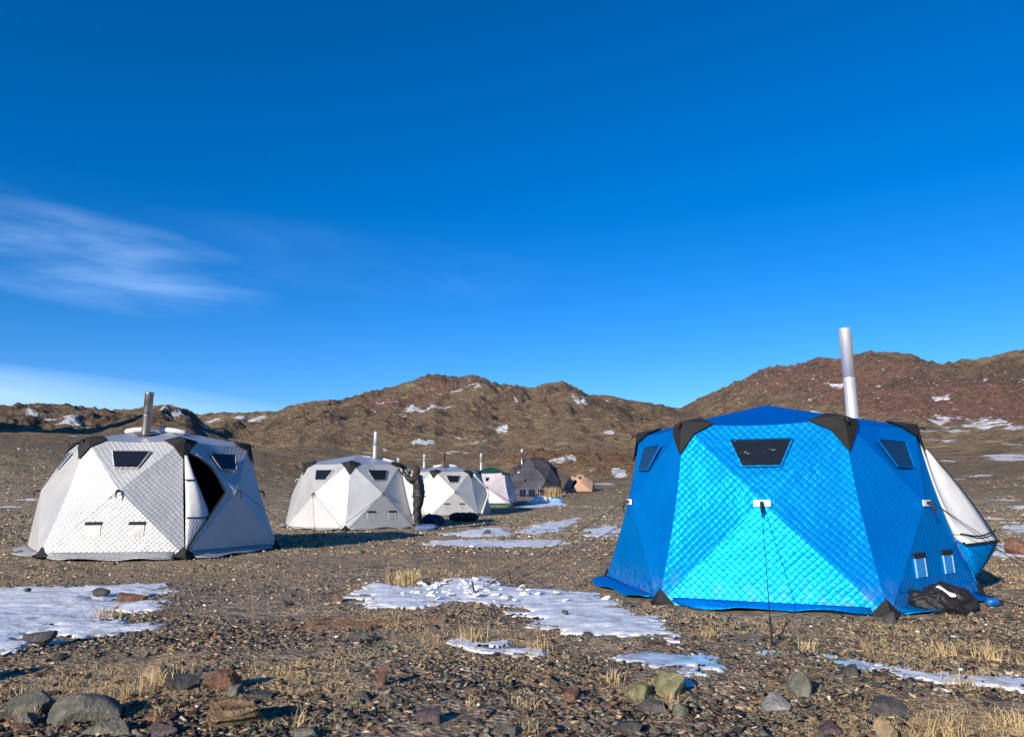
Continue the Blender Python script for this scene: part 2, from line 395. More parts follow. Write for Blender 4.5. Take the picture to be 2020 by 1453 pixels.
# ------------------------------------------------------------------ the terrain: ground and hills (one sheet, split at 88 m)
az_in = np.linspace(R(-41), R(41), 830); az_l = np.linspace(R(-180), R(-41), 70)[:-1]; az_r = np.linspace(R(41), R(180), 70)[1:]
AZ = np.concatenate([az_l, az_in, az_r])
snow_spots = []   # world ellipses: x, y, rx (across), ry (depth)
def spot(u, y, w, dep=None, rot=0):
    hx, hy = hit(u, y, 8); d = math.hypot(hx, hy)
    dep = dep if dep else max(.8, .012 * d)
    snow_spots.append((hx, hy, w / 2 / FPX * d, dep * (.42 if d > 140 else .8 if d > 90 else 1), rot))
for a in ((830, 870, 50, 4), (880, 880, 60, 5), (905, 862, 40, 3), (955, 870, 60, 5), (985, 848, 50, 5), (820, 808, 75, 9), (860, 802, 60, 9), (790, 815, 30, 5),
          (700, 864, 14, 3), (650, 848, 14, 3), (725, 862, 16, 3), (735, 893, 40, 3), (760, 885, 25, 2), (860, 905, 50, 3), (905, 893, 40, 3), (1000, 903, 30, 2),
          (430, 828, 60, 9), (500, 830, 70, 12), (480, 822, 40, 8), (405, 845, 30, 5), (120, 826, 60, 6), (160, 835, 50, 6), (60, 818, 40, 5), (330, 803, 30, 8), (250, 806, 40, 8),
          (1195, 852, 40, 4), (1120, 900, 40, 2), (1180, 920, 50, 2.2), (1215, 925, 50, 2.5), (1090, 915, 30, 2), (1210, 955, 40, 2), (1140, 935, 26, 1.2), (1170, 950, 40, 1.6),
          (1150, 790, 60, 14), (1195, 790, 40, 10), (1010, 790, 26, 8), (900, 770, 110, 5), (930, 760, 70, 5), (760, 795, 60, 5),
          (1870, 850, 110, 10), (1930, 840, 120, 14), (1840, 830, 120, 14), (2000, 845, 130, 10), (1990, 905, 150, 4), (1940, 900, 80, 4), (1890, 868, 60, 6), (1985, 875, 40, 4),
          (1990, 990, 70, 1.2), (1960, 1022, 70, 1.0), (2000, 1030, 60, 1.0), (1905, 940, 40, 1.2), (1995, 1000, 50, 1.0), (1880, 1000, 40, .8), (1880, 825, 40, 10), (1650, 760, 40, 6), (1600, 790, 50, 5), (1850, 790, 60, 6), (1940, 750, 60, 6)):
    spot(*a)
spot(140, 860, 30, 2); spot(60, 985, 40, .5); spot(30, 1000, 40, .5)
red_spots = []
for u, y, w, dep in ((770, 790, 170, 40), (880, 765, 150, 40), (930, 752, 90, 40), (1720, 740, 330, 110), (1950, 760, 260, 110), (1580, 760, 160, 90), (1830, 790, 320, 80), (1090, 775, 60, 40)):
    hx, hy = hit(u, y, 60); red_spots.append((hx, hy, w / 2 / FPX * math.hypot(hx, hy), dep))
rx_, ry_ = hit(730, 1225); rx2, ry2 = hit(640, 1232)
def terrain_part(name, rr, label):
    r0 = rr[0]
    A, RR = np.meshgrid(AZ, rr)
    X, Y = RR * np.sin(A), RR * np.cos(A)
    Z = gz(X, Y)
    # slopes turned away from the sun keep their snow
    gx = (gz(X + .8, Y) - gz(X - .8, Y)) / 1.6; gy = (gz(X, Y + .8) - gz(X, Y - .8)) / 1.6
    nl = np.sqrt(1 + gx * gx + gy * gy)
    lit = (-gx * SUN_DIR.x - gy * SUN_DIR.y + SUN_DIR.z) / nl
    slope = np.sqrt(gx * gx + gy * gy)
    wx, wy = X + 2.5 * fbm(X / 5, Y / 5, 3, 201) * np.clip(RR / 60, .1, 2), Y + 2.5 * fbm(X / 5, Y / 5, 3, 205) * np.clip(RR / 60, .1, 2)
    snow = np.zeros_like(X)
    for sx, sy, sa, sb, rot in snow_spots:
        e = ((wx - sx) / sa) ** 2 + ((wy - sy) / sb) ** 2
        snow = np.maximum(snow, np.clip(.98 - e * .65, 0, .70))
    snow = np.maximum(snow, sstep(.16, -.12, lit) * sstep(.05, .5, fbm(X / 22, Y / 22, 3, 231)) * .75 * sstep(110, 200, RR) * (RR < 600))
    red = np.zeros_like(X)
    for sx, sy, sa, sb in red_spots: red = np.maximum(red, np.clip(1.3 - ((wx - sx) / sa) ** 2 - ((wy - sy) / sb) ** 2, 0, 1))
    rock = sstep(.30, .75, slope) * .8 + sstep(.12, .5, fbm(X / 38, Y / 38, 3, 61)) * sstep(120, 200, RR) * .9
    for cx, cy, rx, ry in CRAG: rock = np.maximum(rock, np.clip(1.2 - ((X - cx) / rx) ** 2 - ((Y - cy) / ry) ** 2, 0, 1))
    oc = np.minimum(outcrop(X, Y) * 1.3, 1)
    rust = np.clip(1.2 - ((X - rx_) / .75) ** 2 - ((Y - ry_) / .34) ** 2, 0, 1) + np.clip(1.1 - ((X - rx2) / .5) ** 2 - ((Y - ry2) / .25) ** 2, 0, 1)
    n0, n1 = X.shape
    i = np.arange(n0 - 1)[:, None] * n1 + np.arange(n1 - 1)[None, :]
    F = np.stack([i, i + n1, i + n1 + 1, i + 1], -1).reshape(-1, 4)[:, ::-1]
    V = np.stack([X, Y, Z], -1).reshape(-1, 3)
    pad = lambda a: a.ravel()
    o = mesh_obj(name, V, F, M_TERRAIN, smooth=True, attrs=dict(snow=pad(snow), red=pad(red), rock=pad(np.clip(rock, 0, 1)), outcrop=pad(oc), rust=pad(np.clip(rust, 0, 1))))
    tag(o, label, 'terrain', kind='structure')
    return o
geo = lambda a, b, n: np.exp(np.linspace(math.log(a), math.log(b), n))
terrain_part('ground', np.concatenate([geo(.02, 2.4, 25)[:-1], geo(2.4, 88, 360)]), 'dark stony desert ground with dry grass and old snow')
terrain_part('hills', np.concatenate([geo(88, 600, 300)[:-1], geo(600, 3400, 16)]), 'bare brown and reddish desert hills with snow streaks')

# ------------------------------------------------------------------ snow patches
def snow_material(name, ice):
    m, nt, out = mat(name); N = NT(nt); P = N.pos()
    dirt = N.noise(P, 5, 6, .7)
    col = N.mix(N.rng(dirt, .46, .70), (.72, .74, .77, 1), (.40, .37, .34, 1)) if not ice else N.mix(N.rng(dirt, .40, .66), (.60, .66, .74, 1), (.36, .35, .34, 1))
    h = N.math('ADD', N.noise(P, 4, 5, .6), N.math('MULTIPLY', N.noise(P, 22, 4, .6), .25))
    b = N.bump(h, .55, .05)
    principled(N, out, col, N.rng(N.noise(P, 9, 3), .3, .7, .16 if ice else .35, .45 if ice else .7), b, **{'Specular IOR Level': .6 if ice else .35, 'Subsurface Weight': .0})
    return m
M_SNOW, M_ICE = snow_material('old_snow', False), snow_material('glazed_ice', True)
def poly_sd(X, Y, P):
    P = np.asarray(P); d = np.full(X.shape, 1e9); ins = np.zeros(X.shape, bool)
    for i in range(len(P)):
        a, b = P[i], P[(i + 1) % len(P)]; e = b - a
        t = np.clip(((X - a[0]) * e[0] + (Y - a[1]) * e[1]) / (e @ e + 1e-12), 0, 1)
        d = np.minimum(d, np.hypot(X - a[0] - t * e[0], Y - a[1] - t * e[1]))
        c = ((a[1] > Y) != (b[1] > Y)); 
        with np.errstate(divide='ignore', invalid='ignore'): ins ^= c & (X < (b[0] - a[0]) * (Y - a[1]) / (b[1] - a[1]) + a[0])
    return np.where(ins, d, -d)
SNOWP = []
def snow_patch(px, label, thick=.05, m=None, rough=.10, holes=(), cell=None, broken=1.0):
    P = np.array([hit(u, v) for u, v in px]); SNOWP.append(P)
    lo, hi = P.min(0) - .3, P.max(0) + .3; d = np.hypot(*P.mean(0)); cell = cell or max(.018, .0028 * d)
    X, Y = np.meshgrid(np.arange(lo[0], hi[0], cell), np.arange(lo[1], hi[1], cell * 1.2))
    s = poly_sd(X, Y, P)
    for hx, hy, hr in holes:
        a, b = hit(hx, hy); s = np.minimum(s, np.hypot(X - a, (Y - b) * .8) - hr)
    k = d / 6.0
    s = s + 1.7 * rough * k ** .7 * (fbm(X / .55 / k, Y / .4 / k, 5, 301, .62) + .7 * fbm(X / .16, Y / .14, 3, 305, .6))
    s = s - broken * .8 * k ** .5 * np.clip(fbm(X / .42 / k ** .6, Y / .26 / k ** .6, 3, 321, .6) - .16, 0, 1) * sstep(.5 * k, .1 * k, s)
    h = .5 * thick * (1 - np.exp(-np.clip(s, 0, 9) / (.20 * k))) * (1 + .55 * fbm(X / .9 / k, Y / .5 / k, 3, 309)) + .25 * thick * fbm(X / .25 / k, Y / .2 / k, 3, 311) * sstep(0, .15 * k, s)
    h = np.where(s > 0, h + .004 + .25 * s * (s < .04), -.05)
    low = gz(X, Y) - .018 * fbm(X / .33, Y / .33, 3, 9) * (d < 30)
    Z = low + h
    keep = s > -cell * 2.2
    n0, n1 = X.shape; i = np.arange(n0 - 1)[:, None] * n1 + np.arange(n1 - 1)[None, :]
    kk = keep[:-1, :-1] & keep[1:, :-1] & keep[:-1, 1:] & keep[1:, 1:]
    F = np.stack([i, i + 1, i + n1 + 1, i + n1], -1)[kk]
    used, inv = np.unique(F, return_inverse=True)
    V = np.stack([X, Y, Z], -1).reshape(-1, 3)[used]
    o = mesh_obj('snow_patch', V, inv.reshape(-1, 4), m or M_SNOW, smooth=True)
    return tag(o, label, 'snow patch', 'patches of old snow on the camp ground')
snow_patch([(-120, 1160), (60, 1158), (130, 1160), (330, 1152), (342, 1165), (300, 1178), (345, 1195), (300, 1205), (200, 1208), (215, 1222), (330, 1228), (330, 1240), (250, 1248), (160, 1262), (100, 1275), (30, 1288), (-60, 1290), (-160, 1290)],
           'broad bluish snow patch at left edge below the silver tent', .07, holes=((245, 1184, .14), (205, 1215, .10), (70, 1268, .05)))
snow_patch([(685, 1178), (735, 1148), (800, 1156), (850, 1150), (885, 1143), (960, 1140), (1000, 1158), (1100, 1162), (1180, 1168), (1225, 1195), (1290, 1220), (1350, 1246), (1366, 1266), (1340, 1274), (1200, 1258), (1090, 1250), (1030, 1225), (1010, 1200), (900, 1186), (800, 1200), (740, 1198)],
           'long snow patch stretching left from the foot of blue tent', .055)
snow_patch([(900, 1262), (925, 1260), (945, 1275), (1000, 1262), (1050, 1270), (1085, 1294), (1030, 1295), (960, 1288), (915, 1282)], 'small white snow remnant among grass below the long patch', .045)
snow_patch([(1215, 1296), (1290, 1288), (1340, 1296), (1400, 1290), (1455, 1312), (1440, 1328), (1370, 1326), (1290, 1312)], 'glazed icy patch reflecting blue, left of the front guy rope', .022, M_ICE, .12)
snow_patch([(1440, 1290), (1510, 1284), (1560, 1298), (1640, 1294), (1740, 1306), (1740, 1328), (1660, 1318), (1560, 1312), (1480, 1302)], 'thin icy streak in front of the blue tent skirt', .018, M_ICE, .13)
snow_patch([(1700, 1305), (1800, 1318), (1900, 1322), (2040, 1340), (2080, 1370), (1960, 1358), (1850, 1348), (1740, 1330)], 'long wind-smoothed snow strip at lower right edge', .035)
snow_patch([(1345, 1338), (1372, 1336), (1382, 1352), (1355, 1356)], 'tiny snow scrap behind the lichen rocks', .03, broken=0)
snow_patch([(880, 1052), (990, 1040), (1010, 1046), (1000, 1056), (900, 1060)], 'shaded snow strip on ground before the black duffel', .05)
snow_patch([(1020, 1050), (1060, 1034), (1140, 1018), (1150, 1026), (1110, 1045), (1060, 1056)], 'ragged snow patch between far tents and blue tent', .05)
snow_patch([(835, 1068), (860, 1064), (1010, 1066), (1120, 1064), (1110, 1076), (960, 1078), (840, 1077)], 'thin snow streak right of the second silver tent shadow', .035)
snow_patch([(1150, 1044), (1200, 1034), (1228, 1040), (1215, 1056), (1160, 1060)], 'small snow patch beside the left flank of blue tent', .045)
snow_patch([(1020, 1000), (1050, 985), (1110, 984), (1118, 995), (1060, 1000)], 'snow lying below the bags at the dark dome', .04)
snow_patch([(1955, 1080), (1990, 1074), (2040, 1078), (2060, 1095), (1990, 1100), (1950, 1096)], 'flat pale snow slab at right edge behind blue tent', .06)
snow_patch([(1975, 1040), (2030, 1034), (2050, 1046), (1990, 1052)], 'narrow snow strip farther back at right edge', .04)
def in_snow(x, y, margin=0.0):
    b = np.zeros(np.shape(x), bool)
    for P in SNOWP:
        lo, hi = P.min(0), P.max(0); q = (x > lo[0]) & (x < hi[0]) & (y > lo[1]) & (y < hi[1])
        if q.any(): b[q] |= poly_sd(x[q], y[q], P) > margin
    return b

# ------------------------------------------------------------------ gravel, stones, rocks
def stone_material(name, attr=None, col=None, col2=None, scale=9, bump=.02, layered=False):
    m, nt, out = mat(name); N = NT(nt)
    O = N.obj() if not attr else N.pos()
    n = N.noise(O, scale, 6, .68)
    if attr: c = N.mul(N.attr(attr).outputs['Color'], N.mix(N.rng(n, .3, .7), (.75, .75, .75, 1), (1.3, 1.28, 1.25, 1)))
    else:
        c = N.mix(N.rng(n, .38, .66), c4(col), c4(col2))
        sp = N.noise(O, scale * 6, 3, .7); c = N.mix(N.rng(sp, .60, .72, 0, .7), c, c4([min(.6, v * 1.9 + .03) for v in col2])); c = N.mix(N.rng(sp, .28, .40, .7, 0), c, c4([v * .4 for v in col]))
    h = N.math('ADD', n, N.math('MULTIPLY', N.noise(O, scale * 5, 4, .7), .4))
    if layered:
        w = N.n('ShaderNodeTexWave', {'Vector': O, 'Scale': 9.0, 'Distortion': 2.2, 'Detail': 4.0, 'Detail Scale': 1.2}, bands_direction='Z').outputs[1]
        h = N.math('ADD', h, N.math('MULTIPLY', w, .5)); c = N.mul(c, N.mix(w, (.75, .72, .68, 1), (1.12, 1.1, 1.05, 1)))
    principled(N, out, c, .82, N.bump(h, 1.0, bump * 1.6), **{'Specular IOR Level': .3})
    return m
PALETTE = {'dark grey': ((.050, .048, .046), (.100, .096, .090)), 'greenish grey': ((.088, .086, .068), (.185, .178, .140)), 'reddish brown': ((.110, .058, .042), (.220, .120, .080)),
           'tan': ((.20, .145, .085), (.36, .27, .17)), 'purple grey': ((.060, .042, .045), (.125, .090, .092)), 'lichen-yellowed': ((.13, .12, .06), (.26, .24, .13)), 'pale grey': ((.19, .18, .165), (.34, .32, .29))}
MST = {k: stone_material('stone_' + k.replace(' ', '_').replace('-', '_'), None, a, b) for k, (a, b) in PALETTE.items()}
M_LAYER = stone_material('stone_layered', None, (.16, .105, .055), (.33, .235, .135), 7, .03, True)
M_GRAV = stone_material('gravel_stones', 'tone', scale=60, bump=.004)
def icosphere(sub):
    import bmesh
    bm = bmesh.new(); bmesh.ops.create_icosphere(bm, subdivisions=sub, radius=1); bm.verts.ensure_lookup_table()
    V = np.array([v.co[:] for v in bm.verts]); F = np.array([[v.index for v in f.verts] for f in bm.faces]); bm.free()
    return V, F
ICO = {k: icosphere(k) for k in (1, 2, 3, 4, 5)}
def rock_shape(sub, seed, cuts=16, rough=.07, lo=.36):
    g = np.random.default_rng(seed); V, F = ICO[sub]; V = V.copy()
    for _ in range(cuts):
        n = g.normal(size=3); n /= np.linalg.norm(n); d = g.uniform(lo, .68)
        s = V @ n; o = s > d; V[o] -= np.outer(s[o] - d, n) * g.uniform(.93, 1)
    if rough:
        V *= (1 + rough * (fbm(V[:, 0] * 2.9 + V[:, 2] * 2.1 + seed, V[:, 1] * 2.9 - V[:, 2] * 1.7, 4, seed, .6) + .5 * fbm(V[:, 0] * 9 + V[:, 2] * 5, V[:, 1] * 9 - V[:, 2] * 6, 2, seed + 2, .5, True)))[:, None]
    return V, F
def rock(px, py, wpx, hpx, colour, label, sub=4, depth=.8, rz=None, sink=.38, m=None, z_off=0, cuts=22, tilt=0, seed=None, cat='rock', group=None):
    x, y = hit(px, py + hpx * .42); d = math.hypot(x, y); k = d / FPX
    seed = seed or int(px * 3 + py * 7); V, F = rock_shape(sub, seed, cuts)
    w, h = wpx * k * .90, hpx * k * .82
    ext = V.max(0) - V.min(0); V = (V - (V.max(0) + V.min(0)) / 2) / ext
    V = V * np.array([w, w * depth, h * (1 + sink)])
    if tilt: 
        c, s_ = math.cos(tilt), math.sin(tilt); V = np.stack([V[:, 0] * c + V[:, 2] * s_, V[:, 1], -V[:, 0] * s_ + V[:, 2] * c], -1)
    V[:, 2] += -V[:, 2].min() - h * sink
    o = mesh_obj('rock', V, F, m or MST[colour], smooth=True)
    md = o.modifiers.new('edges', 'EDGE_SPLIT'); md.split_angle = R(24)
    o.location = (x, y + w * depth * .3, gz1(x, y + w * depth * .3) + z_off)
    if rz: o.rotation_euler.z = rz
    return tag(o, label, cat, group)
rock(155, 1405, 128, 46, 'greenish grey', 'large flat grey-green boulder with pale crust at lower left', depth=.7, seed=5)
rock(448, 1412, 116, 58, 'tan', 'layered tan-brown rock slab at bottom left of centre', depth=.8, m=M_LAYER, seed=12)
rock(430, 1343, 74, 42, 'reddish brown', 'rusty red-brown rock left, above the layered slab', seed=31)
rock(300, 1330, 64, 26, 'tan', 'rounded brown stone under dry grass left of the rusty rock', seed=8)
rock(352, 1350, 64, 26, 'dark grey', 'dark olive stone wedged beside the rusty rock', seed=77)
rock(458, 1364, 40, 22, 'greenish grey', 'small green wedge stone just below the rusty rock', seed=18)
rock(512, 1374, 48, 14, 'dark grey', 'flat dark chip stone right of the green wedge', seed=19)
rock(1582, 1352, 52, 50, 'greenish grey', 'upright dark green pyramid-shaped stone before blue tent', depth=.9, seed=101, cuts=7)
rock(1530, 1388, 68, 30, 'pale grey', 'flat pale grey stone below the upright green stone', seed=23)
rock(1262, 1364, 62, 40, 'lichen-yellowed', 'yellow-green lichen stone, left of a cluster right of centre', seed=41)
rock(1325, 1355, 66, 48, 'lichen-yellowed', 'grey lichen stone, right-hand one of the cluster', seed=43)
rock(1290, 1394, 78, 28, 'dark grey', 'dark flat slab lying in front of the lichen stones', seed=47)
rock(1345, 1402, 32, 26, 'greenish grey', 'small block at the right end of the dark slab', seed=48)
rock(1765, 1400, 84, 30, 'dark grey', 'long dark grey stone at lower right near grass clump', seed=53)
rock(1752, 1448, 40, 44, 'tan', 'pale tan pointed stone cut by the bottom edge', seed=57)
rock(753, 1335, 22, 40, 'reddish brown', 'small pinkish stone standing on end left of centre', depth=.7, seed=61)
rock(714, 1254, 56, 20, 'dark grey', 'dark slate stone lying on the orange earth', seed=67)
rock(598, 1446, 62, 22, 'greenish grey', 'green-grey stone at the bottom edge below twigs', seed=71)
rock(232, 1437, 38, 36, 'greenish grey', 'small pale green block in front of the big boulder', seed=73)
rock(192, 1440, 70, 24, 'greenish grey', 'tilted greenish slab leaning in front of the big boulder', tilt=R(-18), seed=79)
rock(320, 1442, 52, 24, 'purple grey', 'purple-brown stone at bottom left of the layered slab', seed=83)
rock(310, 1415, 56, 24, 'reddish brown', 'low brown stone between boulder and layered slab', seed=84)
rock(30, 1398, 90, 44, 'greenish grey', 'grey-green rock cut by the left edge', seed=89)
rock(42, 1425, 40, 30, 'greenish grey', 'small greenish stone beside the left-edge rock', seed=91)
rock(30, 1438, 40, 16, 'reddish brown', 'small maroon stone at bottom left corner', seed=92)
rock(68, 1270, 52, 18, 'dark grey', 'dark stone sticking out of the left snow patch', seed=97, z_off=.05)
rock(48, 1174, 14, 6, 'dark grey', 'tiny dark stone in upper part of left snow patch', seed=98, sub=3, z_off=.06)
rock(195, 1175, 34, 14, 'dark grey', 'grey stone at the top of the bare spot in left snow', seed=99, z_off=.04)
rock(252, 1183, 62, 15, 'reddish brown', 'brown clod in the bare spot of left snow', seed=103, z_off=.02)
rock(960, 1050, 20, 12, 'dark grey', 'dark stone standing in snow before the black duffel', seed=107, sub=3)
rock(1115, 1217, 14, 7, 'dark grey', 'tiny black stone in the middle of the long snow patch', seed=109, sub=3, z_off=.05)
rock(2012, 1080, 36, 34, 'reddish brown', 'brown rock at right edge next to snow slab', seed=113)
rock(1160, 1250, 18, 10, 'dark grey', 'small dark stone at lower rim of the long snow patch', seed=115, sub=3)
rock(715, 1375, 40, 20, 'dark grey', 'dark flat stone below the standing pinkish stone', seed=117)
rock(845, 1415, 48, 28, 'purple grey', 'purple-grey stone at bottom centre', seed=119)
rock(1000, 1440, 44, 22, 'dark grey', 'dark stone near the bottom edge right of centre', seed=121)
rock(1240, 1440, 60, 26, 'dark grey', 'flat dark stone by the bottom edge below lichen stones', seed=123)
rock(1130, 1370, 36, 22, 'reddish brown', 'brown stone left of the lichen stone cluster', seed=125)
rock(1640, 1440, 50, 24, 'purple grey', 'maroon-grey stone at bottom, left of the grass clump', seed=127)
rock(1680, 1325, 36, 24, 'dark grey', 'dark stone at the left end of the right snow strip', seed=129)
rock(1205, 1322, 36, 20, 'dark grey', 'dark stone at the left end of the icy patch', seed=131)
rock(665, 1180, 22, 18, 'reddish brown', 'red-brown stone at left tip of long snow patch', seed=133, sub=3)
rock(560, 1190, 20, 14, 'dark grey', 'grey stone on gravel between the two big snow patches', seed=135, sub=3)
# loose stones as individuals: shared meshes, one label per colour
protos = {}; LOOSE = []
ST = np.random.default_rng(23)
names = ['dark grey', 'greenish grey', 'reddish brown', 'tan', 'purple grey', 'pale grey']; prob = [.34, .2, .16, .12, .12, .06]
px = ST.uniform(-30, 2050, 900); py = 1455 - 235 * ST.uniform(0, 1, 900) ** 1.5
X, Y = hits(px, py); ok = ~in_snow(X, Y, -.03)
TENT_XY = [(3.346, 9.666, 2.7), (-6.877, 14.603, 2.7)]
for cx_, cy_, r_ in TENT_XY: ok &= np.hypot(X - cx_, Y - cy_) > r_
X, Y = X[ok][:170], Y[ok][:170]; Zs = gz(X, Y)
for i in range(len(X)):
    c = names[ST.choice(len(names), p=prob)]; v = int(ST.integers(0, 5)); key = (c, v)
    if key not in protos:
        V, F = rock_shape(3, 500 + v * 13 + names.index(c), 16, .05, .36); V = V * np.array([1, [.8, .65, .9, .7, .55][v], [.55, .45, .6, .4, .35][v]])
        protos[key] = mesh_obj('loose_stone', V, F, MST[c], smooth=True, link=False).data
    o = bpy.data.objects.new('loose_stone', protos[key]); COL.objects.link(o)
    md = o.modifiers.new('edges', 'EDGE_SPLIT'); md.split_angle = R(24)
    d = math.hypot(X[i], Y[i]); sz = (ST.uniform(6.5, 13) * d / FPX) * (1.5 if ST.uniform() < .12 else 1)
    o.scale = (sz,) * 3; o.rotation_euler = (ST.uniform(-.35, .35), ST.uniform(-.35, .35), ST.uniform(0, 6.3)); o.location = (X[i], Y[i], Zs[i] + sz * .16)
    LOOSE.append((o, c, X[i], Y[i], d))
# each loose stone is told apart by the nearest landmark, the side it lies on and its rank there
MARKS = [('the big flat boulder', 155, 1425), ('the layered tan slab', 448, 1435), ('the rusty rock', 430, 1360), ('the standing pinkish stone', 753, 1352), ('the dark slate stone', 714, 1262), ('the lichen stones', 1290, 1378), ('the upright green stone', 1582, 1374),
         ('the flat pale grey stone', 1530, 1400), ('the long dark stone at lower right', 1765, 1412), ('the spiky straw clump', 1865, 1450), ('the small snow remnant', 990, 1280), ('the left snow patch', 200, 1265), ('the long snow patch', 1150, 1255), ('the front guy peg', 1523, 1272),
         ('the right snow strip', 1880, 1340), ('the icy patch', 1340, 1310), ('the purple-grey stone at bottom centre', 845, 1430), ('the bare straw stalks', 590, 1432), ('the black cloth heap', 1890, 1215), ('the pale straw tuft', 1040, 1395), ('the left snow tip', 690, 1190)]
MK = [(n_, *hit(u_, v_)) for n_, u_, v_ in MARKS]; byk = {}
for o, c, x, y, d in LOOSE:
    n_, mx, my = min(MK, key=lambda m_: math.hypot((m_[1] - x) / d, 1.6 * (m_[2] - y) / d ** 1.3)); dx, dy = x - mx, y - my
    side = ('right of' if dx > 0 else 'left of') if abs(dx) > .7 * abs(dy) else ('behind' if dy > 0 else 'in front of')
    byk.setdefault((c, side, n_), []).append((math.hypot(dx, dy), o))
RANK = ['nearest', 'second', 'third', 'fourth', 'fifth', 'sixth', 'seventh', 'eighth', 'ninth', 'tenth']
for (c, side, n_), L_ in byk.items():
    L_.sort(key=lambda q: q[0])
    for r_, (_, o) in enumerate(L_): tag(o, ('loose %s stone %s %s' % (c, side, n_)) if len(L_) == 1 else '%s loose %s stone %s %s' % (RANK[min(r_, 9)], c, side, n_), 'stone', 'loose stones on the gravel')
# the uncountable gravel: one mesh
def scatter_stones(n, ymin, ymax, power, tmpl, smin, smax, seed, name, label, bright=1.0):
    g = np.random.default_rng(seed)
    px = g.uniform(-420, 2440, n); py = ymin + (ymax - ymin) * g.uniform(0, 1, n) ** power
    X, Y = hits(px, py); d = np.hypot(X, Y)
    dens = fbm(X / 1.3, Y / 1.3, 3, 401); ok = (g.uniform(0, 1, n) < .62 + 1.5 * dens) & ~(in_snow(X, Y, .16) & (g.uniform(0, 1, n) < .965)) & ~(in_snow(X, Y, -.02) & (g.uniform(0, 1, n) < .4)) & ~((((X - rx_) / .7) ** 2 + ((Y - ry_) / .3) ** 2 < 1) & (g.uniform(0, 1, n) < .72)) & ~((((X - rx2) / .45) ** 2 + ((Y - ry2) / .22) ** 2 < 1) & (g.uniform(0, 1, n) < .7))
    for cx_, cy_, r_ in TENT_XY: ok &= np.hypot(X - cx_, Y - cy_) > r_ - .5
    X, Y, d = X[ok], Y[ok], d[ok]; n = len(X); Z = gz(X, Y)
    sz = np.exp(g.uniform(math.log(smin), math.log(smax), n)) ; sz = np.maximum(sz, .0016 * d)
    vs = [rock_shape(1, seed + q, 5, 0, .5)[0] if tmpl == 'ico' else None for q in range(12)]
    T, F0 = ICO[1]
    if tmpl == 'ico': TV = np.stack(vs)
    else:
        F0 = np.array([[0, 1, 2], [0, 2, 3], [4, 6, 5], [4, 7, 6], [0, 4, 5], [0, 5, 1], [1, 5, 6], [1, 6, 2], [2, 6, 7], [2, 7, 3], [3, 7, 4], [3, 4, 0]])[:, ::-1]
        cube = np.array([[-1, -1, -1], [1, -1, -1], [1, 1, -1], [-1, 1, -1], [-1, -1, 1], [1, -1, 1], [1, 1, 1], [-1, 1, 1]]) * .7
        TV = np.stack([cube * g.uniform(.25, 1.15, (8, 1)) + g.normal(0, .30, cube.shape) for _ in range(40)])
    k = g.integers(0, len(TV), n); V = TV[k].copy()
    V *= np.stack([g.uniform(.9, 1.6, n), g.uniform(.4, 1, n), g.uniform(.18, .6, n)], -1)[:, None, :]
    a = g.uniform(-.5, .5, n); ca, sa = np.cos(a)[:, None], np.sin(a)[:, None]
    V = np.stack([V[..., 0] * ca + V[..., 2] * sa, V[..., 1], -V[..., 0] * sa + V[..., 2] * ca], -1)
    a = g.uniform(0, 6.3, n); ca, sa = np.cos(a)[:, None], np.sin(a)[:, None]
    V = np.stack([V[..., 0] * ca - V[..., 1] * sa, V[..., 0] * sa + V[..., 1] * ca, V[..., 2]], -1) * sz[:, None, None]
    V += np.stack([X, Y, Z + sz * .12], -1)[:, None, :]
    pal = np.array([(.050, .047, .043), (.075, .070, .062), (.105, .110, .090), (.14, .135, .115), (.15, .085, .055), (.10, .055, .05), (.24, .175, .11), (.32, .27, .20), (.17, .12, .075), (.42, .38, .33)])
    ci = g.choice(len(pal), n, p=[.20, .18, .13, .08, .11, .07, .09, .04, .08, .02]); tone = pal[ci] * np.array([1.0, .99, .92]) * g.uniform(.8, 1.8, (n, 1)) * bright
    tone = np.concatenate([tone, np.ones((n, 1))], 1)
    nv = V.shape[1]; Fa = (F0[None] + (np.arange(n) * nv)[:, None, None]).reshape(-1, 3)
    o = mesh_obj(name, V.reshape(-1, 3), Fa, M_GRAV, attrs={'tone': np.repeat(tone, nv, 0)})
    return tag(o, label, 'gravel', kind='stuff')
scatter_stones(44000, 1215, 1500, 1.0, 'cube', .005, .034, 3, 'gravel', 'loose dark gravel covering the foreground', 1.0)
scatter_stones(41000, 1065, 1330, 1.25, 'cube', .009, .034, 5, 'fine_gravel', 'fine dark stones covering the camp ground farther back', 1.4)
scatter_stones(30000, 988, 1095, 1.15, 'cube', .018, .06, 9, 'far_gravel', 'dark stones strewn between the tents and the hills', 1.6)

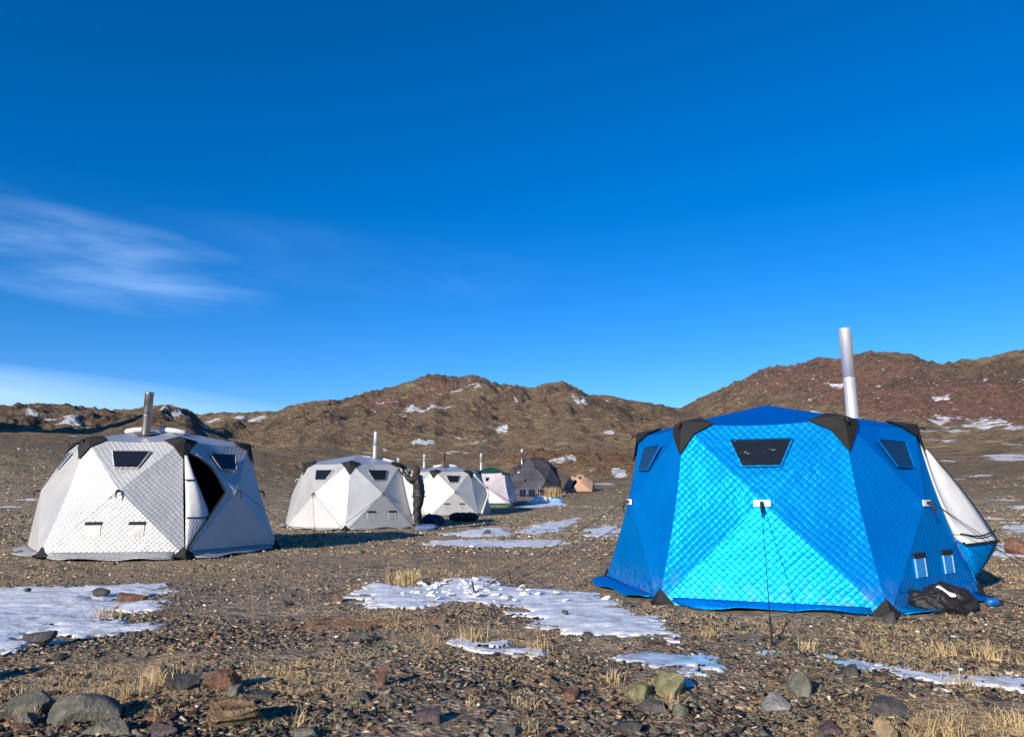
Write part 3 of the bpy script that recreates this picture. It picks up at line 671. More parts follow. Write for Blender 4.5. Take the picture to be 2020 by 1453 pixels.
# ------------------------------------------------------------------ dry grass
def grass_material():
    m, nt, out = mat('dry_grass'); N = NT(nt)
    c = N.mix(N.noise(N.pos(), 2.5, 3), (.40, .28, .125, 1), (.66, .52, .30, 1))
    d = N.n('ShaderNodeBsdfDiffuse', {'Color': c}); t = N.n('ShaderNodeBsdfTranslucent', {'Color': c})
    mx = N.n('ShaderNodeMixShader', {0: .25, 1: d.outputs[0], 2: t.outputs[0]}); nt.links.new(mx.outputs[0], out.inputs[0]); return m
M_GRASS = grass_material()
def blades(X, Y, Z, H, per, spread, g, width=.0035, lean=.5, seg=2):
    """tufts of thin tapering blades, returned as one vertex / face array"""
    n = len(X); N_ = n * per
    bx = np.repeat(X, per) + g.normal(0, 1, N_) * np.repeat(spread, per); by = np.repeat(Y, per) + g.normal(0, 1, N_) * np.repeat(spread, per)
    bz = np.repeat(Z, per) - .006; h = np.repeat(H, per) * g.uniform(.45, 1.1, N_)
    a = g.uniform(0, 6.283, N_); ln = np.abs(g.normal(0, lean, N_)) * h
    dx, dy = np.cos(a), np.sin(a); w = np.repeat(width if np.ndim(width) else np.full(n, width), per) * g.uniform(.7, 1.3, N_)
    a2 = g.uniform(0, 6.283, N_); sx, sy = np.cos(a2) * w, np.sin(a2) * w
    rows = []
    for q in range(seg + 1):
        t = q / seg; cx = bx + dx * ln * t ** 1.8; cy = by + dy * ln * t ** 1.8; cz = bz + h * (t - .22 * t * t * np.minimum(ln / h, 1.5))
        if q < seg:
            k = 1 - .45 * t; rows += [np.stack([cx - sx * k, cy - sy * k, cz], -1), np.stack([cx + sx * k, cy + sy * k, cz], -1)]
        else: rows.append(np.stack([cx, cy, cz], -1))
    V = np.stack(rows, 1); nv = V.shape[1]
    T = []
    for q in range(seg - 1): T += [[2 * q, 2 * q + 1, 2 * q + 3], [2 * q, 2 * q + 3, 2 * q + 2]]
    T.append([2 * seg - 2, 2 * seg - 1, 2 * seg])
    F = (np.array(T)[None] + (np.arange(N_) * nv)[:, None, None]).reshape(-1, 3)
    return V.reshape(-1, 3), F
g = np.random.default_rng(91)
px = g.uniform(-420, 2440, 40000); py = 985 + 470 * g.uniform(0, 1, 40000) ** 1.3
X, Y = hits(px, py); d = np.hypot(X, Y); sn = in_snow(X, Y, 0)
dens = fbm(X / 1.6, Y / 1.6, 4, 451) + .45 * fbm(X / .4, Y / .4, 2, 455) + .18 * (X > -1.5) - .22 * sstep(5.2, 3.6, d) - .3 * ((X < -2) & (d > 6) & (d < 14))
ok = (dens + .5 * (g.uniform(0, 1, len(X)) - .5) > .05) & (~sn | (g.uniform(0, 1, len(X)) < .75)) & (g.uniform(0, 1, len(X)) < np.clip((44 - d) / 25, .12, 1))
for cx_, cy_, r_ in TENT_XY: ok &= np.hypot(X - cx_, Y - cy_) > r_ - .25
X, Y, d, dens = X[ok], Y[ok], d[ok], dens[ok]
H = np.exp(g.uniform(math.log(.014), math.log(.062), len(X))) * (.7 + .6 * np.clip(dens, 0, 1)) * np.clip(.8 + d / 60, .8, 1.3)
V, F = blades(X, Y, gz(X, Y), H, 8, .018 + .002 * d, g, np.maximum(.0018, .00040 * d), 1.0)
tag(mesh_obj('dry_grass', V, F, M_GRASS), 'short dry straw-coloured grass scattered over the stony ground', 'grass', kind='stuff')
print('grass tufts', len(X))
def tuft(px_, py_, h_px, w_px, n, label, lean=.4, wid=None, name='grass_tuft', m=None):
    x, y = hit(px_, py_); k = math.hypot(x, y) / FPX; gg = np.random.default_rng(int(px_ + py_)); n = int(n * .7) if n > 40 else n; h_px = h_px * .85; lean = lean * 1.25
    V, F = blades(np.zeros(1), np.zeros(1), np.zeros(1), np.array([h_px * k]), n, np.array([w_px * k * .22]), gg, np.array([wid or max(.0028, .0006 * k * FPX)]), lean, 3)
    if n < 20:
        o = empty(name, (x, y, gz1(x, y)), None, None); nv = len(V) // n; nf = len(F) // n
        for q in range(n): mesh_obj('stalk', V[q * nv:(q + 1) * nv], F[q * nf:(q + 1) * nf] - q * nv, M_GRASS, o)
        return tag(o, label, 'grass tuft', 'dry grass tufts on the ground')
    o = mesh_obj(name, V, F, m or M_GRASS); o.location = (x, y, gz1(x, y)); return tag(o, label, 'grass tuft', 'dry grass tufts on the ground')
tuft(800, 1150, 34, 80, 260, 'dense golden grass clump at top of the long snow patch', .35)
tuft(1865, 1452, 62, 70, 120, 'spiky straw clump at the bottom right edge', .75)
tuft(590, 1432, 52, 34, 9, 'few bare straw stalks at bottom left of centre', .5, .005)
tuft(935, 1262, 40, 80, 120, 'bent straw tuft behind the small snow remnant', .8)
tuft(1060, 1282, 34, 60, 80, 'loose straw tuft right of the small snow remnant', .6)
tuft(330, 1352, 44, 90, 120, 'straw growing between the stones left of rusty rock', .5)
tuft(255, 1375, 36, 40, 60, 'curly straw tuft above the big boulder', .8)
tuft(60, 1420, 36, 44, 40, 'straw tuft between stones at bottom left corner', .5)
tuft(40, 1398, 60, 8, 5, 'single dry stalk rising at left edge', .15, .005)
tuft(210, 1218, 30, 60, 60, 'combed straw tuft arching over the left snow', 1.1)
tuft(320, 1424, 40, 40, 30, 'straw sprig in front of the low brown stone', .6)
tuft(1040, 1395, 30, 60, 60, 'pale straw tuft right of bottom centre', .6)
tuft(930, 1392, 34, 16, 14, 'small upright straw sprig left of bottom centre', .3)
tuft(1590, 1282, 30, 40, 60, 'straw tuft just right of front guy rope peg', .45)
tuft(1860, 1290, 34, 60, 70, 'straw tuft below the black cloth heap', .5)
tuft(1950, 1300, 40, 50, 80, 'tall straw tuft above the right snow strip', .4)
tuft(1215, 1345, 36, 50, 60, 'straw tuft left of the lichen stones', .5)
tuft(1330, 1400, 44, 40, 30, 'pale straw sprig between lichen stones and slab', .5)
tuft(1400, 1255, 26, 40, 50, 'straw tuft right of the tail of long snow patch', .5)
tuft(1900, 1352, 40, 60, 50, 'straw tuft on the right snow strip', .6)
tuft(2000, 1430, 40, 60, 60, 'straw tuft at the bottom right corner', .6)
tuft(1045, 1440, 40, 50, 50, 'straw tuft at bottom edge right of centre', .6)

# ------------------------------------------------------------------ fabrics
def quilt_material(name, diff, gloss, gfac, rough, cell=.085, depth=.008, sharp=.45):
    """quilted satin: diffuse cloth under a tinted satin sheen, stitched in diamonds"""
    m, nt, out = mat(name); N = NT(nt)
    uv = N.n('ShaderNodeUVMap', uv_map='UVMap').outputs[0]
    sp = N.n('ShaderNodeSeparateXYZ', {0: uv}); u, v = sp.outputs[0], sp.outputs[1]
    wob = N.math('MULTIPLY', N.noise(uv, 3.0, 3), .085)
    a = N.math('ABSOLUTE', N.math('SINE', N.math('MULTIPLY', N.math('ADD', N.math('ADD', u, v), wob), math.pi / cell / 1.414)))
    b = N.math('ABSOLUTE', N.math('SINE', N.math('MULTIPLY', N.math('SUBTRACT', N.math('SUBTRACT', u, v), wob), math.pi / cell / 1.414)))
    pil = N.math('POWER', N.math('MULTIPLY', a, b), sharp)
    h = N.math('ADD', pil, N.math('MULTIPLY', N.noise(uv, 16, 5, .65), .30))
    nm0 = N.bump(N.noise(uv, 2.4, 4, .6, .5), .42, .05)
    nm = N.bump(h, .85, depth, nm0)
    col = N.mix(N.rng(N.noise(uv, 1.5, 5, .6), .3, .7), c4([c * .88 for c in diff]), c4([min(c * 1.1, .95) for c in diff]))
    dust = N.math('MULTIPLY', N.rng(v, .16, .60, 1.0, 0.0), N.rng(N.noise(uv, 9, 6, .7), .42, .72, 0.0, .55))
    col = N.mix(dust, col, (.30, .235, .16, 1))
    d = N.n('ShaderNodeBsdfDiffuse', {'Color': col, 'Normal': nm})
    g_ = N.n('ShaderNodeBsdfGlossy', {'Color': c4(gloss), 'Roughness': rough, 'Normal': nm})
    mx = N.n('ShaderNodeMixShader', {0: N.math('MULTIPLY', N.math('SUBTRACT', 1.0, dust), gfac), 1: d.outputs[0], 2: g_.outputs[0]})
    nt.links.new(mx.outputs[0], out.inputs[0]); return m
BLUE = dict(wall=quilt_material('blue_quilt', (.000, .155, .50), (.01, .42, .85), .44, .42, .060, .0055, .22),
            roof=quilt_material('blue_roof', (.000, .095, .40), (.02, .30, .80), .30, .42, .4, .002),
            lining=plain('white_lining', (.55, .55, .54), .7, .06, 3, .01, 9), patch=plain('white_patch', (.82, .82, .80), .6))
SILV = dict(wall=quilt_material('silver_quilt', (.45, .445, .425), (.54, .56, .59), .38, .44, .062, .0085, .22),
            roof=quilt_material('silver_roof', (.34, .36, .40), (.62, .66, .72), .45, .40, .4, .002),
            lining=plain('shade_dark_lining', (.030, .030, .032), .8, .2, 3, .01, 9), patch=plain('silver_patch', (.6, .6, .6), .5))  # lining colour darkened to carry the shade inside the tents
WHIT = dict(wall=quilt_material('white_quilt', (.46, .455, .43), (.60, .60, .60), .28, .45, .066, .006, .22),
            roof=SILV['roof'], lining=SILV['lining'], patch=SILV['patch'])
LILA = dict(wall=quilt_material('lilac_cloth', (.44, .395, .41), (.8, .75, .8), .12, .5, .3, .003),
            roof=quilt_material('dark_green_cloth', (.012, .060, .048), (.3, .5, .45), .06, .5, .4, .002), lining=SILV['lining'], patch=plain('black_tag', (.02, .02, .02), .6))
GREY = dict(wall=quilt_material('charcoal_cloth', (.062, .062, .072), (.3, .3, .35), .08, .5, .4, .002),
            roof=quilt_material('charcoal_top', (.045, .045, .055), (.3, .3, .35), .08, .5, .4, .002), lining=SILV['lining'], patch=BLUE['patch'])
TANT = dict(wall=quilt_material('tan_cloth', (.46, .28, .195), (.5, .4, .35), .06, .5, .4, .003),
            roof=quilt_material('tan_top', (.42, .25, .165), (.5, .4, .35), .06, .5, .4, .003), lining=plain('dark_brown_lining', (.05, .02, .018), .8), patch=plain('brown_tag', (.12, .05, .04), .7))
GREE = dict(wall=SILV['wall'], roof=quilt_material('grey_green_cloth', (.16, .21, .19), (.5, .55, .55), .15, .45, .4, .002), lining=SILV['lining'], patch=SILV['patch'])
M_BLACK = plain('black_canvas', (.0065, .006, .006), .8, .25, 8, .008, 14)
M_CORD = plain('black_cord', (.010, .010, .010), .6)
M_STRAP = plain('black_webbing', (.012, .012, .012), .7)
def glass_material():
    m, nt, out = mat('dark_vinyl_window'); N = NT(nt); uv = N.n('ShaderNodeUVMap', uv_map='UVMap').outputs[0]
    h = N.math('ADD', N.noise(uv, 14, 4, .6, 1.0), N.math('MULTIPLY', N.noise(uv, 45, 3, .6), .3))
    principled(N, out, (.009, .012, .016), .16, N.bump(h, .5, .012), **{'Specular IOR Level': .5}); return m
M_WIN = glass_material()
M_VENT_B = quilt_material('clear_vent_blue', (.03, .30, .72), (.2, .6, 1.0), .35, .45, .4, .004)
M_VENT_S = quilt_material('clear_vent_silver', (.38, .38, .365), (.6, .6, .6), .25, .45, .4, .004)
M_PIPE = None
def steel(name, col, rough, dull, metal=1.0):
    m, nt, out = mat(name); N = NT(nt); O = N.obj()
    st = N.n('ShaderNodeMapping', {'Vector': O, 'Scale': (14.0, 14.0, 2.0)}).outputs[0]
    n = N.noise(st, 2.0, 5, .6)
    c = N.mix(N.rng(n, .35, .7), c4(col), c4([v * dull for v in col]))
    principled(N, out, c, N.rng(n, .3, .7, rough, rough + .15), N.bump(n, .15, .004), Metallic=metal); return m
M_STEEL = steel('bright_steel', (.90, .90, .90), .38, .94, .72); M_STEEL2 = steel('sooty_steel', (.48, .46, .43), .32, .5); M_RUSTP = steel('rusty_steel', (.30, .20, .15), .5, .5)

# ------------------------------------------------------------------ hub tents
class Tent:
    def __init__(s, name, label, c, zb, th, n=6, Rb=2.276, Rt=1.678, Ht=1.98, Ha=2.30, Rh=2.007, Hh=1.06, mats=SILV, sub=10, bow=.06, cat='tent', group='tents of the camp'):
        s.__dict__.update(n=n, Rb=Rb, Rt=Rt, Ht=Ht, Ha=Ha, Rh=Rh, Hh=Hh, M=mats, sub=sub, bow=bow, th=th, c=c, zb=zb)
        s.root = empty(name, (c[0], c[1], zb), label, cat, group); s.walls = {}
        s.step = 2 * math.pi / n
    def B(s, k): a = s.th + k * s.step; return Vector((s.Rb * math.cos(a), s.Rb * math.sin(a), -.02))
    def T(s, k): a = s.th + k * s.step; return Vector((s.Rt * math.cos(a), s.Rt * math.sin(a), s.Ht))
    def H(s, k): a = s.th + (k + .5) * s.step; return Vector((s.Rh * math.cos(a), s.Rh * math.sin(a), s.Hh))
    def A(s): return Vector((0, 0, s.Ha))
    def out(s, k): a = s.th + (k + .5) * s.step; return Vector((math.cos(a), math.sin(a), 0))
    def cor(s, k): a = s.th + k * s.step; return Vector((math.cos(a), math.sin(a), 0))
    def eoff(s, kind, k, t):
        q = math.sin(math.pi * t)
        if kind == 'seam': return s.cor(k) * (-s.bow * q)
        if kind == 'top': return s.out(k) * (-.035 * q) + Vector((0, 0, -.045 * q))
        if kind == 'bot': return s.out(k) * (.02 * q)
        return Vector((0, 0, 0))
    def seam(s, k, t): return s.T(k).lerp(s.B(k), t) + s.eoff('seam', k, t)
    def tri(s, E0, E1, X, kind, k, sag, rev=False):
        """subdivided triangle, outer edge E0-E1, free corner X"""
        n = s.sub; V, F, idx = [], [], {}
        nrm = (E1 - E0).cross(X - E0).normalized()
        for i in range(n + 1):
            for j in range(n + 1 - i):
                bx = i / n; b1 = j / n; b0 = 1 - bx - b1
                P = E0 * b0 + E1 * b1 + X * bx
                if b0 + b1 > 1e-6:
                    t = b1 / (b0 + b1); P = P + s.eoff(kind, k, 1 - t if rev else t) * (1 - bx) ** 1.3
                P = P - nrm * (sag * 27 * b0 * b1 * bx)
                idx[i, j] = len(V); V.append(P)
        for i in range(n):
            for j in range(n - i):
                F.append((idx[i, j], idx[i, j + 1], idx[i + 1, j]))
                if j < n - i - 1: F.append((idx[i, j + 1], idx[i + 1, j + 1], idx[i + 1, j]))
        return V, F
    def uv(s, k, V):
        o = s.out(k); e = Vector((-o.y, o.x, 0))
        return [(v.dot(e), (v.z) * 1.05 + v.dot(o) * .1) for v in V]
    def wall(s, k, skip=()):
        BL, BR, TL, TR, H = s.B(k), s.B(k + 1), s.T(k), s.T(k + 1), s.H(k)
        parts = {'bottom': (BL, BR, H, 'bot', k, .007, False), 'right': (BR, TR, H, 'seam', k + 1, .010, True), 'top': (TR, TL, H, 'top', k, .008, True), 'left': (TL, BL, H, 'seam', k, .010, False)}
        V, F = [], []
        for nm, a in parts.items():
            if nm in skip: continue
            v, f = s.tri(*a); q = len(V); V += v; F += [tuple(i + q for i in t) for t in f]
        o = mesh_obj('wall_panel', [tuple(v) for v in V], F, [s.M['wall'], s.M['lining']], s.root, True, s.uv(k, V))
        solid(o, .012, -1, 1, False); s.walls[k] = o; return o
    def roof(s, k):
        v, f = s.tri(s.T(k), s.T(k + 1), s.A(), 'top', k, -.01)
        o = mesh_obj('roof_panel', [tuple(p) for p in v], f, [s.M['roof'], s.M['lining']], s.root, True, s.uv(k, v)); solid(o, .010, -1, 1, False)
    def quad_on(s, k, tri_, pts, name, m, parent, lift=.012, thick=.008, uvs=True):
        """flat piece laid on a facet; pts are (side, along) with side -1..1 across and along 0 outer edge .. 1 hub"""
        E0, E1 = (s.T(k), s.T(k + 1)) if tri_ == 'top' else (s.B(k), s.B(k + 1)); X = s.H(k); mid = (E0 + E1) / 2
        nrm = (E1 - E0).cross(X - E0).normalized()
        if nrm.dot(s.out(k)) < 0: nrm = -nrm
        V = [mid.lerp(X, t) + (E1 - E0) * .5 * (1 - t) * sd_ + nrm * lift for sd_, t in pts]
        if (V[1] - V[0]).cross(V[2] - V[0]).dot(nrm) < 0: V = V[::-1]
        o = mesh_obj(name, [tuple(v) for v in V], [tuple(range(len(V)))], m, parent, False, s.uv(k, V)); solid(o, thick, 1); return o, nrm, V
    def window(s, k, frame=None):
        fr = frame or s.M['wall']
        o, nrm, V = s.quad_on(k, 'top', [(-.50, .24), (.50, .24), (.52, .56), (-.52, .56)], 'window', M_WIN, s.walls[k], .0, .012)
        c = sum(V, Vector()) / 4; Vo = [c + (v - c) * 1.07 + nrm * .006 for v in V]; Vi = [v + nrm * .013 for v in V]
        f = mesh_obj('window_frame', [tuple(v) for v in Vo + Vi], [(i, (i + 1) % 4, 4 + (i + 1) % 4, 4 + i) for i in range(4)], fr, o, False, s.uv(k, Vo + Vi)); solid(f, .008, 1)
    def vents(s, k, m):
        for sg in (-1, 1):
            t0, t1 = .30, .50; c = .30
            def q(x, t): return (x / (1 - t), t)
            a, b = sg * c - .105, sg * c + .105
            o, _, _ = s.quad_on(k, 'bot', [q(a, t0), q(b, t0), q(b, t1), q(a, t1)], 'vent', m, s.walls[k], .0, .012)
            s.quad_on(k, 'bot', [q(a - .01, t1 - .02), q(b + .01, t1 - .02), q(b + .01, t1 + .03), q(a - .01, t1 + .03)], 'vent_strip', M_BLACK, o, .006, .014)
            for xx in (a, b - .012): s.quad_on(k, 'bot', [q(xx, t0), q(xx + .012, t0), q(xx + .012, t1 - .02), q(xx, t1 - .02)], 'vent_edge', s.M['patch'], o, .009, .005)
    def cap(s, k, w=.205, dn=.19, rf=.36):
        C, A = s.T(k), s.A(); o = s.cor(k)
        def ring(kk, sg, t):
            P = s.T(k).lerp(s.T(k + sg), t) + s.eoff('top', k if sg > 0 else k - 1, t); return P
        def lift(P, d=.022): return P + Vector((P.x, P.y, 0)).normalized() * d + Vector((0, 0, d * .8))
        L1, R1 = ring(k, -1, w), ring(k, 1, w); L2, R2 = ring(k, -1, w * .5), ring(k, 1, w * .5)
        D = s.seam(k, dn); Tp = C.lerp(A, rf * .55)
        ml = C.lerp(s.H(k - 1), .16); mr = C.lerp(s.H(k), .16)
        V = [lift(C, .03), lift(L1), lift(R1), lift(D), lift(Tp), lift(L2, .03), lift(R2, .03), lift(ml), lift(mr)]
        F = [(0, 5, 7), (5, 1, 7), (0, 7, 3), (0, 3, 8), (0, 8, 6), (6, 8, 2), (0, 4, 5), (5, 4, 1), (0, 6, 4), (6, 2, 4)]
        ob = mesh_obj('corner_cap', [tuple(v) for v in V], F, M_BLACK, s.root); solid(ob, .008, 1)
        v, f = tube([C + o * .04 + Vector((0, 0, -.02)), C + o * .09 + Vector((0, 0, -.01)), C + o * .11 + Vector((0, 0, -.05))], [.02, .018, .012], 6)
        mesh_obj('cap_toggle', v, f, M_STRAP, ob)
    def foot(s, k, size=.2):
        o = s.cor(k); D = s.seam(k, .915) + o * .02
        L = s.B(k).lerp(s.B(k - 1), size / s.Rb) + o * .03; Rr = s.B(k).lerp(s.B(k + 1), size / s.Rb) + o * .03; Bq = s.B(k) + o * .05
        tip = s.B(k) + o * .12; tip.z = gz1(s.c[0] + tip.x, s.c[1] + tip.y) - s.zb + .02
        ob = mesh_obj('corner_foot', [tuple(v) for v in (D, L, Bq, Rr, tip)], [(0, 1, 2), (0, 2, 3), (2, 1, 4), (3, 2, 4)], M_BLACK, s.root); solid(ob, .008, 1)
    def skirt(s, k, width=.30, a=.07, b=.93):
        n = 14; V, F = [], []; o = s.out(k); g_ = np.random.default_rng(k * 7 + int(abs(s.c[0]) * 100))
        ph = g_.uniform(0, 6, 3)
        for j, f_ in enumerate((0, .3, .65, 1)):
            for i in range(n + 1):
                t = a + (b - a) * i / n; P = s.B(k).lerp(s.B(k + 1), t) + s.eoff('bot', k, t)
                w = width * (.75 + .25 * math.sin(3 * t + ph[0]) + .10 * math.sin(11 * t + ph[1]))
                P = P + o * (w * f_ * min(1, 6 * min(t - a + .05, b - t + .05)) - .006)
                z = gz1(s.c[0] + P.x, s.c[1] + P.y) - s.zb + .012
                wob = .018 * math.sin(17 * t + ph[2] + f_ * 3) * f_
                P.z = (.06 if j == 0 else max(z, z + .02 * (1 - f_) + .02 + wob)); V.append(P)
        for j in range(3):
            for i in range(n): q = j * (n + 1) + i; F.append((q, q + n + 1, q + n + 2, q + 1))
        ob = mesh_obj('skirt_flap', [tuple(v) for v in V], F, s.M['wall'], s.root, True, [(i * .12, v.z + j) for j in range(4) for i, v in enumerate(V[j * (n + 1):(j + 1) * (n + 1)])]); solid(ob, .008, 1)
    def hub(s, k, patch=False):
        H, o = s.H(k), s.out(k); e = Vector((-o.y, o.x, 0)); z = Vector((0, 0, 1))
        W_ = s.walls[k]
        if patch:
            V = [H + o * .014 + e * a + z * b for a, b in ((-.085, -.03), (.085, -.03), (.085, .035), (-.085, .035))]
            ob = mesh_obj('hub_patch', [tuple(v) for v in V], [(0, 1, 2, 3)], s.M['patch'], W_); solid(ob, .012, 1)
        v, f = tube([H + o * .0, H + o * .06 + z * .01, H + o * .10 - z * .05, H + o * .09 - z * .13], [.022, .02, .016, .006], 6)
        v = [tuple(p) for p in v]
        mesh_obj('hub_strap', v, f, M_STRAP, W_)
    def rope(s, k, to, rad=.0042, peg=True, start=None):
        P = start or (s.H(k) + s.out(k) * .09); g_ = Vector((to[0] - s.c[0], to[1] - s.c[1], gz1(*to) - s.zb + .02))
        pts = [P.lerp(g_, t) - Vector((0, 0, .03 * math.sin(math.pi * t))) for t in (0, .25, .5, .75, 1)]
        v, f = tube(pts, rad, 5); ob = mesh_obj('guy_rope', v, f, M_CORD, s.root)
        if peg:
            d = (P - g_).normalized(); v, f = tube([g_ - Vector((0, 0, .06)), g_ + Vector((-d.x * .05, -d.y * .05, .13))], .010, 6); mesh_obj('tent_peg', v, f, M_STRAP, ob)
            v, f = tube([P.lerp(g_, .86), P.lerp(g_, .90)], rad * 2.2, 6); mesh_obj('line_slider', v, f, M_STRAP, ob)
    def roof_z(s, x, y):
        a = math.atan2(y, x); k = math.floor((a - s.th) / s.step); A, B_, C = s.A(), s.T(k), s.T(k + 1)
        nr = (B_ - A).cross(C - A); return A.z - (nr.x * x + nr.y * y) / nr.z
    def pipe(s, x, y, h, rad, m, label, lean=(0, 0), sect=(.02, .5, 1.0), patch=True, roll=True):
        z = s.roof_z(x, y) - .06; base = Vector((s.c[0] + x, s.c[1] + y, s.zb + z))
        root = empty('stove_pipe', base, label, 'stove pipe', 'stove pipes of the tents'); top = Vector((lean[0], lean[1], h))
        for i in range(len(sect) - 1):
            a, b = top * sect[i] - (Vector((0, 0, .35)) if i == 0 else Vector()), top * sect[i + 1]
            r0 = rad * (1 - .02 * i); v, f = tube([a, b - (b - a).normalized() * .03, b - (b - a).normalized() * .028, b], [r0, r0, r0 * 1.012, r0 * 1.012], 28, i < len(sect) - 2)
            ob = mesh_obj('pipe_section', v, f, m, root, True); ob.modifiers.new('edges', 'EDGE_SPLIT').split_angle = R(40)
            if i == len(sect) - 2: solid(ob, .004, -1)
        if patch:
            n = 20; V = []
            for q in range(n):
                a = 2 * math.pi * q / n; 
                for r_ in (rad * 1.05, rad * 2.6): px_, py_ = x + r_ * math.cos(a), y + r_ * math.sin(a); V.append((px_, py_, s.roof_z(px_, py_) + .022))
            F = [(2 * q, 2 * q + 1, (2 * q + 3) % (2 * n), (2 * q + 2) % (2 * n)) for q in range(n)]
            ob = mesh_obj('flue_patch', V, F, plain('flue_patch', (.10, .10, .11), .5) if s.M is not GREY else BLUE['patch'], s.root); solid(ob, .008, 1)
        if roll:
            ux = Vector((1, .12, 0)).normalized(); pts = []
            for sg, L in ((-1, .42), (1, .50)):
                P0 = Vector((x + .02, y + .26, 0)) + ux * (.10 * sg); P1 = P0 + ux * (L * sg)
                pts = [P0.lerp(P1, t) for t in (0, .08, .3, .6, .92, 1)]; pts = [Vector((p.x, p.y, s.roof_z(p.x, p.y) + .052)) for p in pts]
                v, f = tube(pts, [.02, .046, .052, .050, .046, .015], 12); mesh_obj('rolled_flap', v, f, BLUE['lining'], s.root, True)
        return root
    def door_left(s, k, qmax=.80, t0=.10, t1=.96):
        """the left facet of wall k cut open along an arc beside the seam; returns opening edge points"""
        n = 36; TL, BL, H = s.T(k), s.B(k), s.H(k); V, F = [], []; arc = []
        for i in range(n + 1):
            t = i / n; sm = s.seam(k, t)
            dg = TL.lerp(H, t * 2) if t < .5 else H.lerp(BL, t * 2 - 1)
            q = float(np.interp((t - t0) / (t1 - t0), [0, .07, .18, .36, .47, .64, .76, .92, 1], [0, .75, .93, .80, .74, .72, .68, .42, 0])) * qmax / .8
            ar = sm.lerp(dg, q); arc.append(ar)
            for j in range(6): V.append(ar.lerp(dg, j / 5) + s.out(k) * (.035 * math.exp(-j) if q > 0 else 0))
        for i in range(n):
            for j in range(5): a = i * 6 + j; F.append((a, a + 6, a + 7, a + 1))
        o = mesh_obj('door_surround', [tuple(v) for v in V], F, [s.M['wall'], s.M['lining']], s.walls[k], True, s.uv(k, V)); solid(o, .012, -1, 1, False)
        pts = [p + s.out(k) * .04 for p in arc[3:-1]]; v, f = tube(pts, .014, 6); mesh_obj('door_zip', v, f, M_BLACK, o)
        return arc
    def sheet(s, rows, name, mlist, parent, split=None, uvscale=1.0, thick=.014):
        """cloth from a grid of local points; rows is [row][col] of Vectors, split(i, j) gives the material index"""
        n0, n1 = len(rows), len(rows[0]); V = [p for r in rows for p in r]
        F = [(i * n1 + j, i * n1 + j + 1, (i + 1) * n1 + j + 1, (i + 1) * n1 + j) for i in range(n0 - 1) for j in range(n1 - 1)]
        mi = [split(i, j) if split else 0 for i in range(n0 - 1) for j in range(n1 - 1)]
        uvs = [(j * uvscale / n1, i * uvscale * 1.6 / n0) for i in range(n0) for j in range(n1)]
        o = mesh_obj(name, [tuple(v) for v in V], F, mlist, parent, True, uvs, mi); solid(o, thick, 0); return o
    def loc(s, px, py, Y):
        """a point seen along a pixel of the photograph at depth Y, in tent coordinates"""
        d = pix_dir(px, py); t = Y / d.y; return Vector((d.x * t - s.c[0], Y - s.c[1], HC + d.z * t - s.zb))
def std(t, windows, vents=(), ventm=M_VENT_S, hubs=(), patch=False, skip={}, feet=True, skirts=True, cap=True, capkw={}):
    for k in range(t.n):
        t.wall(k, skip.get(k, ())); t.roof(k)
        if cap: t.cap(k, **capkw)
        if feet: t.foot(k)
        if skirts: t.skirt(k)
    for k in windows: t.window(k)
    for k in vents: t.vents(k, ventm)
    for k in hubs: t.hub(k, patch)
    for k in range(t.n):
        if t.sub > 8: t.quad_on(k, 'bot', [(-.97, .195), (.97, .195), (.97, .203), (-.97, .203)], 'hem_seam', t.M['wall'], t.walls[k], .002, .006)
def bez(pts, n):
    """smooth curve through points"""
    P = [Vector(p) for p in pts]; P = [P[0] * 2 - P[1]] + P + [P[-1] * 2 - P[-2]]; out_ = []
    m = len(P) - 3
    for i in range(n):
        u = i / (n - 1) * m; q = min(int(u), m - 1); t = u - q; a, b, c, d = P[q:q + 4]
        out_.append(.5 * (2 * b + (c - a) * t + (2 * a - 5 * b + 4 * c - d) * t * t + (-a + 3 * b - 3 * c + d) * t ** 3))
    return out_

# --- the blue tent
blue = Tent('blue_tent', 'large shiny blue quilted tent with tall steel chimney at right', (3.346, 9.666), 0, -5.623, 6, 2.235, 1.698, 1.964, 2.308, 1.875, 1.058, BLUE, 14)
std(blue, (1, 2, 3, 4, 5, 0), (4,), M_VENT_B, (0, 1, 2, 3, 4), True, {5: ('left',)})
blue.door_left(5)
for k, px in ((3, (1523, 1272)), (2, (938, 1172)), (4, (2110, 1160))): blue.rope(k, hit(*px))
blue.rope(2, hit(1010, 1150), start=blue.B(2).lerp(blue.H(2), .72) + blue.out(2) * .04)
blue.rope(4, hit(2120, 1185), start=blue.H(4) + blue.out(4) * .09)
blue.pipe(1.10, -.05, 1.33, .074, M_STEEL, 'tall shiny steel stove pipe rising from the blue tent', (-.02, 0))
# open door flap, white lining outwards, hanging from the right-hand seam
Yf = 9.0
seamp = [blue.seam(5, t) + blue.cor(5) * .01 for t in np.linspace(.12, .97, 12)]
edge = bez([blue.loc(1826, 886, 9.3), blue.loc(1880, 945, 9.25), blue.loc(1930, 1010, 9.2), blue.loc(1958, 1052, 9.15), blue.loc(1966, 1070, 9.05), blue.loc(1945, 1108, 9.0), blue.loc(1922, 1140, 8.95)], 12)
midl = bez([blue.loc(1825, 888, 9.3), blue.loc(1848, 960, 9.15), blue.loc(1875, 1020, 9.0), blue.loc(1892, 1050, 8.85), blue.loc(1905, 1080, 8.85), blue.loc(1915, 1115, 8.85), blue.loc(1918, 1139, 8.9)], 12)
rows = []
for a, b, c in zip(seamp, midl, edge):
    rows.append([a.lerp(b, t) for t in (0, .33, .66)] + [b.lerp(c, t) + Vector((0, -.02 * math.sin(math.pi * t), 0)) for t in (0, .2, .4, .6, .8, 1)])
